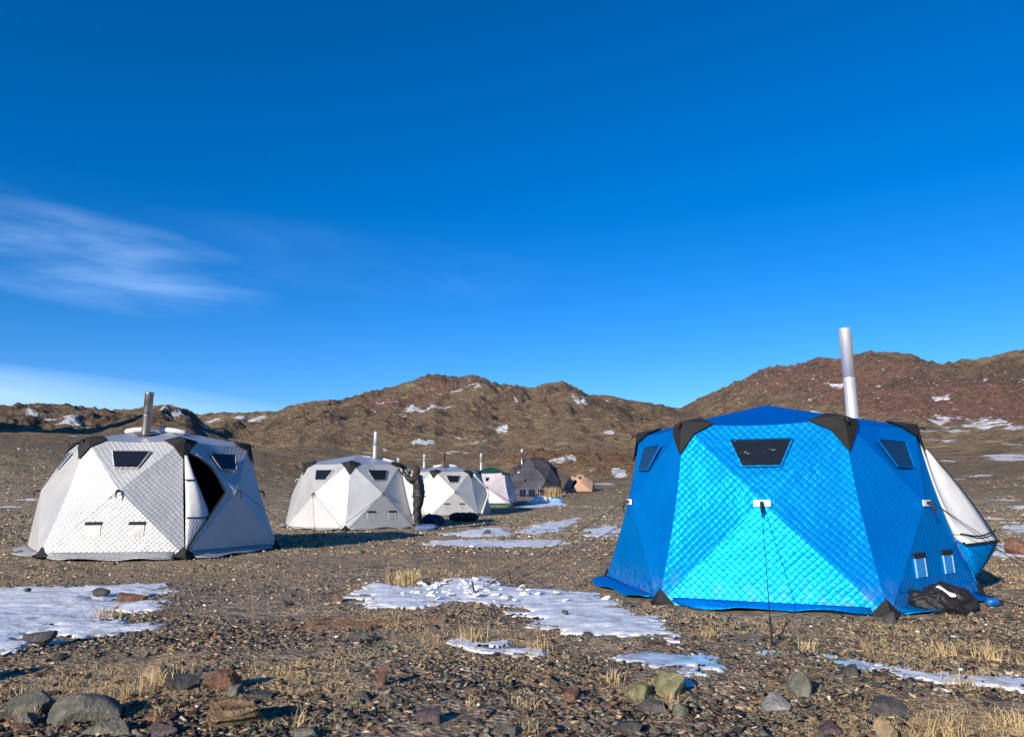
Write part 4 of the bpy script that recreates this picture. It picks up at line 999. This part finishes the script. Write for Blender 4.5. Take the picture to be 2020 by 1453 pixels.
fl = blue.sheet(rows, 'door_flap', [BLUE['lining'], BLUE['wall']], blue.root, lambda i, j: 1 if i >= 7 else 0, 1.3)
v, f = tube([Vector(p) for p in edge], .014, 6); mesh_obj('flap_piping', v, f, M_BLACK, fl)
r7 = rows[7]; v, f = tube([p + Vector((-.0, -.03, 0)) for p in r7[2:]], .016, 6); mesh_obj('flap_piping', v, f, M_BLACK, fl)
r6 = bez([r7[2] + Vector((-.02, -.03, .10)), r7[5] + Vector((0, -.04, .085)), r7[8] + Vector((-.02, -.02, .12))], 8); v, f = tube(r6, .010, 6); mesh_obj('flap_piping', v, f, M_BLACK, fl)

# --- silver tent on the left, doorway open
s1 = Tent('silver_tent', 'silver quilted tent at left with its black doorway open', (-6.877, 14.603), .15, -5.115, 6, 2.30, 1.637, 1.962, 2.284, 1.959, 1.062, mats=SILV, sub=12)
std(s1, (1, 2, 3, 4, 5), (3,), M_VENT_S, (2, 3, 4, 5), False, {4: ('left',)})
s1.door_left(4)
s1.rope(3, hit(100, 1096), .005); s1.rope(4, hit(640, 1085), .005); s1.rope(2, hit(-70, 1085), .005)
s1.pipe(.04, -.80, .85, .075, M_STEEL2, 'dull steel stove pipe on the left silver tent', (.015, 0))
o4 = s1.out(4); rows = []
e4 = Vector((-o4.y, o4.x, 0))
for i, t in enumerate(np.linspace(.14, .955, 16)):
    wd = np.interp(t, [.14, .3, .5, .66, .78, .86, .955], [.05, .13, .31, .48, .58, .44, .03])
    a = s1.seam(4, t); bulge = .16 * math.sin(math.pi * min(1, (t - .1) / .85))
    rows.append([a + e4 * (wd * q) + o4 * (.03 + bulge * math.sin(math.pi * (q * .75 + .05))) for q in np.linspace(0, 1, 7)])
fl = s1.sheet(rows, 'door_flap', [BLUE['lining'], SILV['wall']], s1.root, lambda i, j: 1 if i >= 10 else 0, 1.0)
v, f = tube([r[-1] for r in rows], .012, 6); mesh_obj('flap_piping', v, f, M_BLACK, fl)
v, f = tube([p + o4 * .02 for p in rows[10]], .012, 6); mesh_obj('flap_piping', v, f, M_BLACK, fl)
a = rows[4]; v, f = tube([a[0] + o4 * .03 - e4 * .06, a[3] + o4 * .05, a[6] + o4 * .03], .012, 6); mesh_obj('tie_strap', v, f, M_STRAP, fl)

# --- second silver tent
s2 = Tent('silver_tent', 'silver quilted tent with a person standing at its right corner', (-5.035, 24.197), .12, -5.676, mats=SILV, sub=9)
std(s2, (2, 3, 4, 5), (4,), M_VENT_S, (2, 3, 4), False, {5: ('left',)})
s2.door_left(5)
s2.rope(3, hit(560, 1032), .006); s2.rope(4, hit(640, 1062), .006); s2.rope(3, hit(621, 1052), .005)
s2.pipe(.52, .25, .95, .062, M_STEEL, 'shiny stove pipe on the tent beside the person', (.02, 0))
rows = []
sp_ = [s2.seam(5, t) + s2.cor(5) * .02 for t in np.linspace(.10, .93, 12)]
for i, a in enumerate(sp_):
    t = i / 11; wd = .46 * math.sin(math.pi * min(1, .12 + t * .88)) ** .8 * (1 if t < .75 else 1 - (t - .75) * 1.6)
    rows.append([a + Vector((wd * q * (.72 + .1 * t), -.30 * wd * q - .10 * math.sin(math.pi * q) * math.sin(math.pi * t), 0)) for q in np.linspace(0, 1, 6)])
fl = s2.sheet(rows, 'door_flap', [BLUE['lining'], SILV['wall']], s2.root, lambda i, j: 1 if i >= 9 else 0, 1.0)
v, f = tube([r[-1] for r in rows], .016, 6); mesh_obj('flap_piping', v, f, M_BLACK, fl)
v, f = tube([p + Vector((0, -.02, 0)) for p in rows[9]], .016, 6); mesh_obj('flap_piping', v, f, M_BLACK, fl)

# --- third, whiter tent
k3 = .87; s3 = Tent('white_tent', 'whitish tent behind the person with black duffel lying before it', (-3.596 * k3, 40.375 * k3), .22, -4.934, mats=WHIT, sub=8)
std(s3, (2, 3, 4), (3,), M_VENT_S, (2, 3, 4), False)
s3.pipe(-.05, -.55, .72, .075, M_RUSTP, 'short rusty stove pipe on the whitish tent', (0, 0))
pts = [s3.seam(5, t) + Vector((.03, -.05, 0)) for t in np.linspace(.1, .95, 9)]
e5 = [s3.H(4).lerp(s3.T(4), .85), s3.H(4).lerp(s3.T(4), .45) + s3.out(4) * .05, s3.H(4) + s3.out(4) * .05, s3.H(4).lerp(s3.B(4), .55) + s3.out(4) * .06, s3.B(4).lerp(s3.H(4), .12) + s3.out(4) * .05]
v, f = tube(bez([p + s3.out(4) * .03 for p in e5], 14), .05, 8); mesh_obj('rolled_door', v, f, BLUE['lining'], s3.root, True)

# --- mostly hidden grey-green roof between them
hx, hy = (835 - 1010) / FPX * 41, 41.0
s4 = Tent('green_roofed_tent', 'grey-green tent roof showing between the silver tents', (hx, hy), gz1(hx, hy), .3, mats=GREE, sub=6)
std(s4, (3,), (), M_VENT_S, (3,), False, skirts=False)
s4.pipe(-1.30, -.3, .75, .07, M_STEEL, 'thin pale stove pipe left behind the person', roll=False)
s4.pipe(.15, -.5, .80, .07, M_STEEL, 'thin pale stove pipe above the hooded head', roll=False)

# --- lilac tent with dark green roof
hx, hy = (968 - 1010) / FPX * 43, 43.2
s5 = Tent('lilac_tent', 'pale lilac tent with dark green roof next to the dark dome', (hx, hy), gz1(hx, hy) - .05, math.radians(-135 - 8), 4, 2.02, 1.35, 1.92, 2.28, 1.36, 1.12, LILA, 7, .12)
std(s5, (), (), M_VENT_S, (0, 1, 3), True, capkw=dict(w=.10, dn=.08, rf=.2), skirts=False)
for k in (0, 1): s5.quad_on(k, 'top', [(-.16, .33), (.16, .33), (.16, .58), (-.16, .58)], 'window', M_WIN, s5.walls[k], 0, .012)
for k in range(4):
    E = [s5.B(k), s5.B(k + 1)]; V = []
    for q in np.linspace(0, 1, 9):
        P = E[0].lerp(E[1], q); V += [P + s5.out(k) * .03 + Vector((0, 0, .26)), P + s5.out(k) * .10 - Vector((0, 0, .05))]
    solid(mesh_obj('valance', [tuple(v) for v in V], [(2 * i, 2 * i + 1, 2 * i + 3, 2 * i + 2) for i in range(8)], LILA['roof'], s5.root, True, [(v.x, v.z) for v in V]), .01, 1)
s5.pipe(-.55, .1, 1.05, .075, M_STEEL, 'bright stove pipe standing before the dark green roof', roll=False)
s5.rope(0, hit(1040, 1008), .012, False)

# --- small tan tent far right
hx, hy = hit(1146, 970, 20); hx2 = hx
s6 = Tent('tan_tent', 'small tan tent with oval open door, farthest right of the row', (hx, hy + 1.2), gz1(hx, hy + 1.2), math.radians(-90 - 36), 5, 1.48, .72, 1.22, 1.42, 1.12, .72, TANT, 8)
std(s6, (), (), M_VENT_S, (), False, {0: ('left',)}, cap=False, feet=False, skirts=False)
s6.door_left(0, .50, .28, .88)
for k in (0, 4): s6.quad_on(k, 'top', [(-.4, .2), (.4, .2), (.3, .5), (-.3, .5)], 'window', M_WIN, s6.walls[k], 0, .012)
for k in (3, 4, 0, 1): s6.cap(k, .14, .10, .2)

# --- dark geodesic dome
def dome(cx, cy, Rr, Hh, n=8):
    root = empty('dome_tent', (cx, cy, gz1(cx, cy) - .05), 'tall charcoal geodesic dome tent behind the solar panels', 'tent', 'tents of the camp')
    rings = [[Vector((Rr * r_ * math.cos(a0 + 2 * math.pi * i / n), Rr * r_ * math.sin(a0 + 2 * math.pi * i / n), Hh * z_)) for i in range(n)] for r_, z_, a0 in ((1.0, 0, 0), (1.0, .36, math.pi / n), (.80, .70, 0), (.46, .92, math.pi / n))]
    top = Vector((0, 0, Hh)); m2 = GREY['roof']
    def facet(a, b, c, m):
        nn = (b - a).cross(c - a).normalized(); cc = (a + b + c) / 3
        if nn.dot(cc - Vector((0, 0, .5))) < 0: b, c = c, b; nn = -nn
        pts, F = [], []; n_ = 4; idx = {}
        for i in range(n_ + 1):
            for j in range(n_ + 1 - i):
                p, q = i / n_, j / n_; P = a * (1 - p - q) + b * q + c * p - nn * (.04 * 27 * p * q * (1 - p - q)); idx[i, j] = len(pts); pts.append(P)
        for i in range(n_):
            for j in range(n_ - i):
                F.append((idx[i, j], idx[i, j + 1], idx[i + 1, j]))
                if j < n_ - i - 1: F.append((idx[i, j + 1], idx[i + 1, j + 1], idx[i + 1, j]))
        solid(mesh_obj('canopy_panel', [tuple(p) for p in pts], F, [m, SILV['lining']], root, True, [(p.x, p.z) for p in pts]), .012, -1, 1, False)
    light = GREY['wall']; g_ = random.Random(3)
    for q in range(3):
        A_, B_ = rings[q], rings[q + 1]; sh = 0 if q % 2 == 0 else 1
        for i in range(n):
            j = (i + 1) % n
            if q % 2 == 0: facet(A_[i], A_[j], B_[i], light if (i + q) % 3 else m2); facet(B_[i], A_[j], B_[j], m2 if (i + q) % 3 == 1 else light)
            else: facet(A_[i], A_[j], B_[j], light if (i + q) % 3 else m2); facet(A_[i], B_[j], B_[i], m2)
    for i in range(n): facet(rings[3][i], rings[3][(i + 1) % n], top, m2)
    for q in (1, 2):
        for i in range(n):
            P = rings[q][i]
            if P.y > .5: continue
            o_ = Vector((P.x, P.y, P.z * .4)).normalized(); v, f = tube([P - o_ * .02, P + o_ * .06], [.11, .05], 8); mesh_obj('hub_cover', v, f, M_BLACK, root)
    return root, rings
hx, hy = hit(1055, 979, 20); hy += 2.0; hx = (1055 - 1010) / FPX * hy
dm, rings = dome(hx, hy, 52 / FPX * hy, 74 / FPX * (hy - 1))
DX, DY = hx, hy; DZ = gz1(hx, hy) - .05
rt = empty('stove_pipe', (DX - 1.02, DY - .75, DZ + 1.9), 'thin stove pipe on the charcoal dome', 'stove pipe', 'stove pipes of the tents')
v, f = tube([(0, 0, -.5), (0, 0, 1.25)], .075, 16); mesh_obj('pipe_section', v, f, M_STEEL2, rt, True)
v, f = tube([(0, 0, 1.25), (0, 0, 1.55)], .082, 16); mesh_obj('pipe_section', v, f, M_STEEL, rt, True)
pn = Vector((-.45, -.75, .48)).normalized(); pe = Vector((pn.y, -pn.x, 0)).normalized(); pu = pn.cross(pe)
if pu.z < 0: pu = -pu
pc = Vector((-.98, -1.12, 1.78)); solid(mesh_obj('flue_patch', [tuple(pc + pe * a + pu * b + pn * .12) for a, b in ((-.3, -.24), (.3, -.24), (.3, .24), (-.3, .24))], [(0, 1, 2, 3)], BLUE['patch'], dm), .05, 1)

print('dome', DX, DY, 'tan', s6.c, 'lilac', s5.c)

# ------------------------------------------------------------------ things lying about the camp
def lump(name, label, cat, loc, size, m, seed, sub=4, fold=.16, flat=.0, parent=None, rz=0):
    """crumpled soft heap"""
    V, F = ICO[sub]; V = V.copy(); g_ = np.random.default_rng(seed); ph = g_.uniform(0, 20, 3)
    a = fbm(V[:, 0] * 1.6 + ph[0] + V[:, 2], V[:, 1] * 1.6 + ph[1], 3, seed); wq = fbm(V[:, 0] * 1.2 + ph[1], V[:, 2] * 1.2 + V[:, 1] * 1.3, 2, seed + 9)
    b = fbm(V[:, 0] * 2.0 + V[:, 1] * 1.5 + ph[2] + 1.2 * wq, V[:, 2] * 2.6 - V[:, 1] * .7 + V[:, 0] * 1.2 + wq, 2, seed + 3, .35, True)
    V *= (1 + .30 * a + fold * b)[:, None]
    V = V * np.array(size) * .5; V[:, 2] = np.maximum(V[:, 2] + size[2] * .32, -.02)
    o = mesh_obj(name, V, F, m, parent, True); o.location = loc; o.rotation_euler.z = rz
    if parent is None: tag(o, label, cat)
    return o
M_CLOTH = plain('black_cloth', (.011, .010, .010), .62, .3, 6, .03, 7); M_NAVY = plain('navy_nylon', (.012, .022, .075), .5, .3, 6, .02, 9); M_LBLUE = plain('pale_blue_cloth', (.07, .12, .24), .6, .2, 6, .02, 9)
M_WHITEB = plain('white_sack', (.72, .72, .74), .6, .08, 6, .02, 9); M_SKYB = plain('light_blue_sack', (.10, .32, .62), .5, .2, 6, .02, 9)
x, y = hit(1893, 1214); d = math.hypot(x, y); k = d / FPX
heap = lump('black_cloth_heap', 'crumpled black bag heap with small white emblem beside blue tent', 'bag', (x, y + .25, gz1(x, y + .25)), (96 * k, .40, 56 * k), M_CLOTH, 41, 5, .13)
# white leaping emblem printed on the cloth: short raised pieces on the side that faces the camp
ev = [(-.075, .060), (-.060, .075), (-.050, .062), (-.035, .050), (-.020, .030), (.000, .020), (.035, .010), (.060, .000), (.062, -.020), (.045, -.028), (.010, -.024), (-.012, -.018), (-.022, -.002), (-.040, .022), (-.055, .040)]
bpy.context.view_layer.update()
dep = bpy.context.evaluated_depsgraph_get()
ex, ez = -.03, .20
V = []
hv = np.array([v.co[:] for v in heap.data.vertices])
for a, b in ev:
    dd = (hv[:, 0] - ex - a) ** 2 + (hv[:, 2] - ez - b) ** 2 + (hv[:, 1] > 0.05) * 9; yy = hv[np.argsort(dd)[:3], 1].min(); V.append((ex + a, yy - .014, ez + b))
solid(mesh_obj('emblem', V, [tuple(range(len(V)))][::-1], plain('white_print', (.8, .8, .8), .6), heap), .006, 0)
bx, by = hit(1957, 1196); b_ = empty('blue_flask', (bx, by, gz1(bx, by)), 'small blue flask lying by the black heap', 'flask')
v, f = tube([(-.06, 0, .05), (-.05, 0, .05), (.05, -.02, .05), (.06, -.02, .05)], [.02, .045, .045, .02], 12); mesh_obj('body', v, f, BLUE['roof'], b_, True, [(q[0], q[2]) for q in v])
v, f = tube([(.06, -.02, .05), (.10, -.03, .05)], .018, 10); mesh_obj('cap', v, f, M_BLACK, b_, True)
v, f = tube(bez([(.07, -.02, .07), (.16, -.04, .05), (.26, -.10, .02), (.38, -.06, .015)], 10), .008, 6); mesh_obj('strap', v, f, M_STRAP, b_)
# duffel before the whitish tent
hx, hy = hit(915, 1028, 10); k = math.hypot(hx, hy) / FPX; L = 56 * k; dr = 17 * k
du = empty('duffel_bag', (hx, hy, gz1(hx, hy)), 'long black duffel bag lying before the whitish tent', 'bag')
n = 14; pts = [(-L / 2 + L * i / (n - 1), .05 * math.sin(i), dr * .5) for i in range(n)]; rad = [dr * .5 * min(1, .25 + 1.6 * math.sin(math.pi * (i + .3) / (n - .4))) * (1 + .07 * math.sin(i * 2.3)) for i in range(n)]
v, f = tube(pts, rad, 14); mesh_obj('body', v, f, M_CLOTH, du, True)
for sx in (-.2, .22):
    v, f = tube([(L * sx + math.sin(q) * .0, math.sin(q) * dr * .54, dr * .5 + math.cos(q) * dr * .54) for q in np.linspace(-2.2, 2.2, 12)], .02, 6); mesh_obj('strap', v, f, M_STRAP, du)
v, f = tube([(-L * .2, -dr * .45, dr * .8), (-L * .1, -dr * .6, dr * .95), (L * .1, -dr * .6, dr * .95), (L * .22, -dr * .45, dr * .8)], .02, 6); mesh_obj('handle', v, f, M_STRAP, du)
hx, hy = hit(852, 1036, 10); lump('navy_bag', 'dark navy bag on the ground right of the person', 'bag', (hx, hy + .3, gz1(hx, hy + .3)), (.75, .6, .42), M_NAVY, 51, 4, .2)
hx, hy = hit(842, 1046, 10); lump('blue_cloth', 'pale blue cloth heaped at the person\'s feet', 'cloth', (hx, hy + .1, gz1(hx, hy + .1)), (.60, .35, .2), M_LBLUE, 53, 4, .2)
# bags, bush and solar panels by the dome
hx, hy = hit(1066, 991, 15); k = math.hypot(hx, hy) / FPX; lump('white_sack', 'crumpled white sack below the dark dome', 'sack', (hx, hy, gz1(hx, hy)), (28 * k, .6, 15 * k), M_WHITEB, 61, 4, .2)
hx, hy = hit(1098, 991, 15); lump('blue_sack', 'light blue sack beside the white one', 'sack', (hx, hy, gz1(hx, hy)), (24 * k, .6, 11 * k), M_SKYB, 63, 4, .2)
lump('white_bundle', 'small white bundle on the blue sack\'s left', 'sack', (hx - .42, hy + .3, gz1(hx, hy)), (.35, .35, .4), M_WHITEB, 65, 3, .2)
M_CELL = plain('solar_cell', (.012, .014, .030), .12); M_ALU = plain('aluminium', (.3, .3, .3), .4, Metallic=1.0)
for i, (pxx, lab) in enumerate(((1031, 'left solar panel leaning on the dark dome'), (1049, 'right solar panel leaning on the dark dome'), (1067, 'solar panel half hidden behind dry bush at the dome'))):
    hx, hy = hit(pxx, 981, 15); k = math.hypot(hx, hy) / FPX; w, h = 15 * k, 17 * k; hy = min(hy, DY - 52 / FPX * DY - .15)
    so_ = empty('solar_panel', ((pxx - 1010) / FPX * hy, hy, gz1(hx, hy) + .02), lab, 'solar panel', 'solar panels at the dome'); t = .28
    def slab(x0, x1, z0, z1, th, off):
        P = []
        for dy_ in (0, th):
            for (a, b) in ((x0, z0), (x1, z0), (x1, z1), (x0, z1)): P.append((a, b * math.sin(t) + dy_ * math.cos(t) + off, b * math.cos(t) - dy_ * math.sin(t)))
        return P, [(0, 1, 2, 3), (7, 6, 5, 4), (0, 4, 5, 1), (1, 5, 6, 2), (2, 6, 7, 3), (3, 7, 4, 0)]
    v, f = merge(slab(-w / 2, w / 2, 0, .022, .03, 0), slab(-w / 2, w / 2, h - .022, h, .03, 0), slab(-w / 2, -w / 2 + .022, .022, h - .022, .03, 0), slab(w / 2 - .022, w / 2, .022, h - .022, .03, 0)); mesh_obj('frame', v, f, M_ALU, so_)
    for q in range(2):
        a = -w / 2 + .024 + q * (w - .048) / 2; v, f = slab(a, a + (w - .048) / 2 - .012, .024, h - .024, .015, .012); mesh_obj('cell', v, f, M_CELL, so_)
M_TWIG = plain('dry_twigs', (.30, .22, .12), .9, .4, 8)
hx, hy = hit(1088, 980, 15); k = math.hypot(hx, hy) / FPX; gg = np.random.default_rng(5)
V, F = blades(np.zeros(1), np.zeros(1), np.zeros(1), np.array([22 * k]), 420, np.array([10 * k]), gg, np.array([.018]), .7, 3)
bu = empty('dry_bush', (hx, hy, gz1(hx, hy)), 'tangled dry straw bush before the dark dome', 'bush'); tag(mesh_obj('twigs', V, F, M_GRASS, bu), kind='stuff')
v, f = tube([(0, 0, -.05), (.05, 0, .25)], [.06, .02], 8); mesh_obj('stem', v, f, M_TWIG, bu)
# broken snow crust round the guy peg in the long patch
gg = np.random.default_rng(15); cm_ = []
for q in range(5):
    V, F = rock_shape(2, 900 + q, 8, .0, .4); cm_.append(mesh_obj('snow_chunk', V * np.array([1, .8, .3]), F, M_SNOW, link=False).data)
cx, cy = hit(905, 1166); cx2, cy2 = hit(1000, 1182)
for i in range(64):
    if i < 46: x, y = cx + gg.normal(0, .36), cy + gg.normal(0, .42)
    else: x, y = cx2 + gg.normal(0, .5), cy2 + gg.normal(0, .25)
    if not in_snow(np.array([x]), np.array([y]), -.02)[0]: continue
    o = bpy.data.objects.new('snow_chunk', cm_[i % 5]); COL.objects.link(o); s_ = gg.uniform(.025, .085); o.scale = (s_,) * 3; o.rotation_euler = (gg.uniform(-.5, .5), gg.uniform(-.5, .5), gg.uniform(0, 6)); o.location = (x, y, gz1(x, y) + .034 + s_ * .08)
    tag(o, 'white broken crust chunk in the trampled part of long snow patch', 'snow chunk', 'broken snow crust chunks')
# stones holding down the tent flaps
rock(1757, 1220, 26, 22, 'dark grey', 'grey stone on the black front foot of blue tent', seed=211, sub=3)
rock(398, 1090, 12, 9, 'tan', 'small tan stone under the door corner of left silver tent', seed=213, sub=3)
rock(60, 1082, 30, 9, 'greenish grey', 'flat stone on the left flap of left silver tent', seed=215, sub=3)
rock(35, 1090, 20, 8, 'dark grey', 'dark stone left of the left silver tent', seed=217, sub=3)
rock(1275, 1188, 20, 12, 'reddish brown', 'brown stone at the left front foot of blue tent', seed=219, sub=3)
rock(1240, 1192, 16, 10, 'dark grey', 'dark stone under the left flap of blue tent', seed=221, sub=3)

# ------------------------------------------------------------------ the person
def person(loc, yaw):
    root = empty('person', loc, 'person in black jacket and dark hood holding the silver tent flap', 'person'); root.rotation_euler.z = yaw
    J, E, RD_ = [], [], []
    def add(p, r, par=None):
        J.append(p); RD_.append(r if isinstance(r, tuple) else (r, r)); i = len(J) - 1
        if par is not None: E.append((par, i))
        return i
    # facing +x, z up, stature about 1.8
    pel = add((0, 0, .98), (.215, .19)); wst = add((-.03, 0, 1.12), (.205, .18), pel); ch = add((-.01, 0, 1.34), (.225, .19), wst); sh = add((.03, 0, 1.50), (.16, .14), ch)
    nk = add((.08, 0, 1.585), .062, sh); hd = add((.12, 0, 1.68), (.098, .088), nk); add((.135, 0, 1.76), (.088, .080), hd)
    fc = add((.20, 0, 1.665), (.052, .055), hd); add((.238, 0, 1.672), .016, fc)
    for sgn in (-1, 1):
        s0 = add((.03, .17 * sgn, 1.47), .105, ch); el = add((.27 if sgn < 0 else .24, .22 * sgn, 1.36 if sgn < 0 else 1.44), .088, s0)
        wr = add((.44, .13 * sgn, 1.60 if sgn < 0 else 1.68), .060, el); pm = add((.50, .12 * sgn, 1.66 if sgn < 0 else 1.74), .040, wr)
        for q, (dy_, ln) in enumerate(((-.030, .066), (-.010, .074), (.010, .070), (.030, .056))):
            a = add((J[pm][0] + .045, J[pm][1] + dy_, J[pm][2] + .035), .011, pm); b = add((J[a][0] + ln * .5, J[a][1] + dy_ * .2, J[a][2] + ln * .35), .010, a); add((J[b][0] + ln * .45, J[b][1], J[b][2] - ln * .25), .008, b)
        a = add((J[pm][0] + .01, J[pm][1] - .045 * sgn, J[pm][2] + .02), .012, pm); add((J[a][0] + .04, J[a][1] - .012 * sgn, J[a][2] + .03), .009, a)
        hp = add((-.01, .095 * sgn, .90), (.15, .135), pel); kn = add((.05 if sgn < 0 else .02, .11 * sgn, .50), .112, hp); an = add((-.05 if sgn < 0 else -.02, .12 * sgn, .12), .085, kn)
        hl = add((-.06 if sgn < 0 else -.03, .12 * sgn, .055), .056, an); add((.13 if sgn < 0 else .16, .13 * sgn, .045), .045, hl)
    me = bpy.data.meshes.new('body'); me.from_pydata(J, E, []); me.update()
    o = bpy.data.objects.new('body', me); COL.objects.link(o)
    md = o.modifiers.new('skin', 'SKIN'); md.use_smooth_shade = True
    for i, sv in enumerate(me.skin_vertices[0].data): sv.radius = RD_[i]; sv.use_root = (i == 0)
    o.modifiers.new('sub', 'SUBSURF').levels = 2
    bpy.context.view_layer.update()
    em = bpy.data.meshes.new_from_object(o.evaluated_get(bpy.context.evaluated_depsgraph_get())); bpy.data.objects.remove(o)
    em.name = 'body'; em.materials.clear()
    for m in (plain('black_jacket', (.009, .009, .011), .55, .3, 9, .03, 12), plain('charcoal_trousers', (.014, .014, .017), .7, .3, 9, .03, 10), plain('brown_boots', (.10, .065, .04), .7, .2), plain('skin', (.42, .24, .16), .55), plain('dark_gloves', (.02, .02, .02), .7)): em.materials.append(m)
    for p in em.polygons:
        c = p.center
        p.material_index = 2 if c.z < .14 else 1 if c.z < .92 else 3 if (c.z > 1.59 and c.x < .32) or c.x > .47 else 0
        p.use_smooth = True
    # puffy baffles of the jacket
    for v in em.vertices:
        if .95 < v.co.z < 1.5 and v.co.x < .3: v.co += v.normal * .012 * math.sin(v.co.z * 60)
        elif .14 < v.co.z < .9: v.co += v.normal * .012 * math.sin(v.co.z * 23 + v.co.x * 30)
    b = bpy.data.objects.new('body', em); COL.objects.link(b); b.parent = root
    V, F = ICO[4]; V = V.copy(); V = V * (1 + .03 * fbm(V[:, 0] * 4, V[:, 1] * 4 + V[:, 2] * 3, 2, 7))[:, None] * np.array([.128, .122, .155]); keep = [f for f in F if not (V[f].mean(0)[0] > .045 and V[f].mean(0)[2] < .055)]
    hood = mesh_obj('hood', V + np.array([.10, 0, 1.70]), keep, plain('brown_hood', (.045, .026, .020), .85, .25, 12), root, True); solid(hood, .015, 1)
    v, f = tube([(.06, .16 * math.sin(q) * .8, 1.55) if False else (.05 + .11 * math.cos(q), .11 * math.sin(q), 1.565 + .02 * math.cos(q)) for q in np.linspace(0, 2 * math.pi, 17)], .035, 8); mesh_obj('collar', v, f, M_CLOTH, root, True)
    v, f = tube([(.21 * math.cos(q) - .01, .215 * math.sin(q), .955) for q in np.linspace(0, 2 * math.pi, 21)], .018, 6); mesh_obj('jacket_hem', v, f, M_CLOTH, root, True)
    V = [(.215, s_ * .034 + a, 1.685 + b) for s_ in (-1, 1) for a, b in ((-.012, 0), (0, -.006), (.012, 0), (0, .006))]
    for q in range(2): mesh_obj('eye', [(v[0] + .012, v[1], v[2]) for v in V[q * 4:q * 4 + 4]] + [(v[0] - .01, v[1], v[2]) for v in V[q * 4:q * 4 + 4]], [(0, 1, 2, 3), (0, 4, 5, 1), (1, 5, 6, 2), (2, 6, 7, 3), (3, 7, 4, 0)], M_BLACK, root)
    return root
px_, py_ = hit(824, 1043, 10)
person((px_, py_, gz1(px_, py_) - .01), R(172))
print('person', px_, py_)
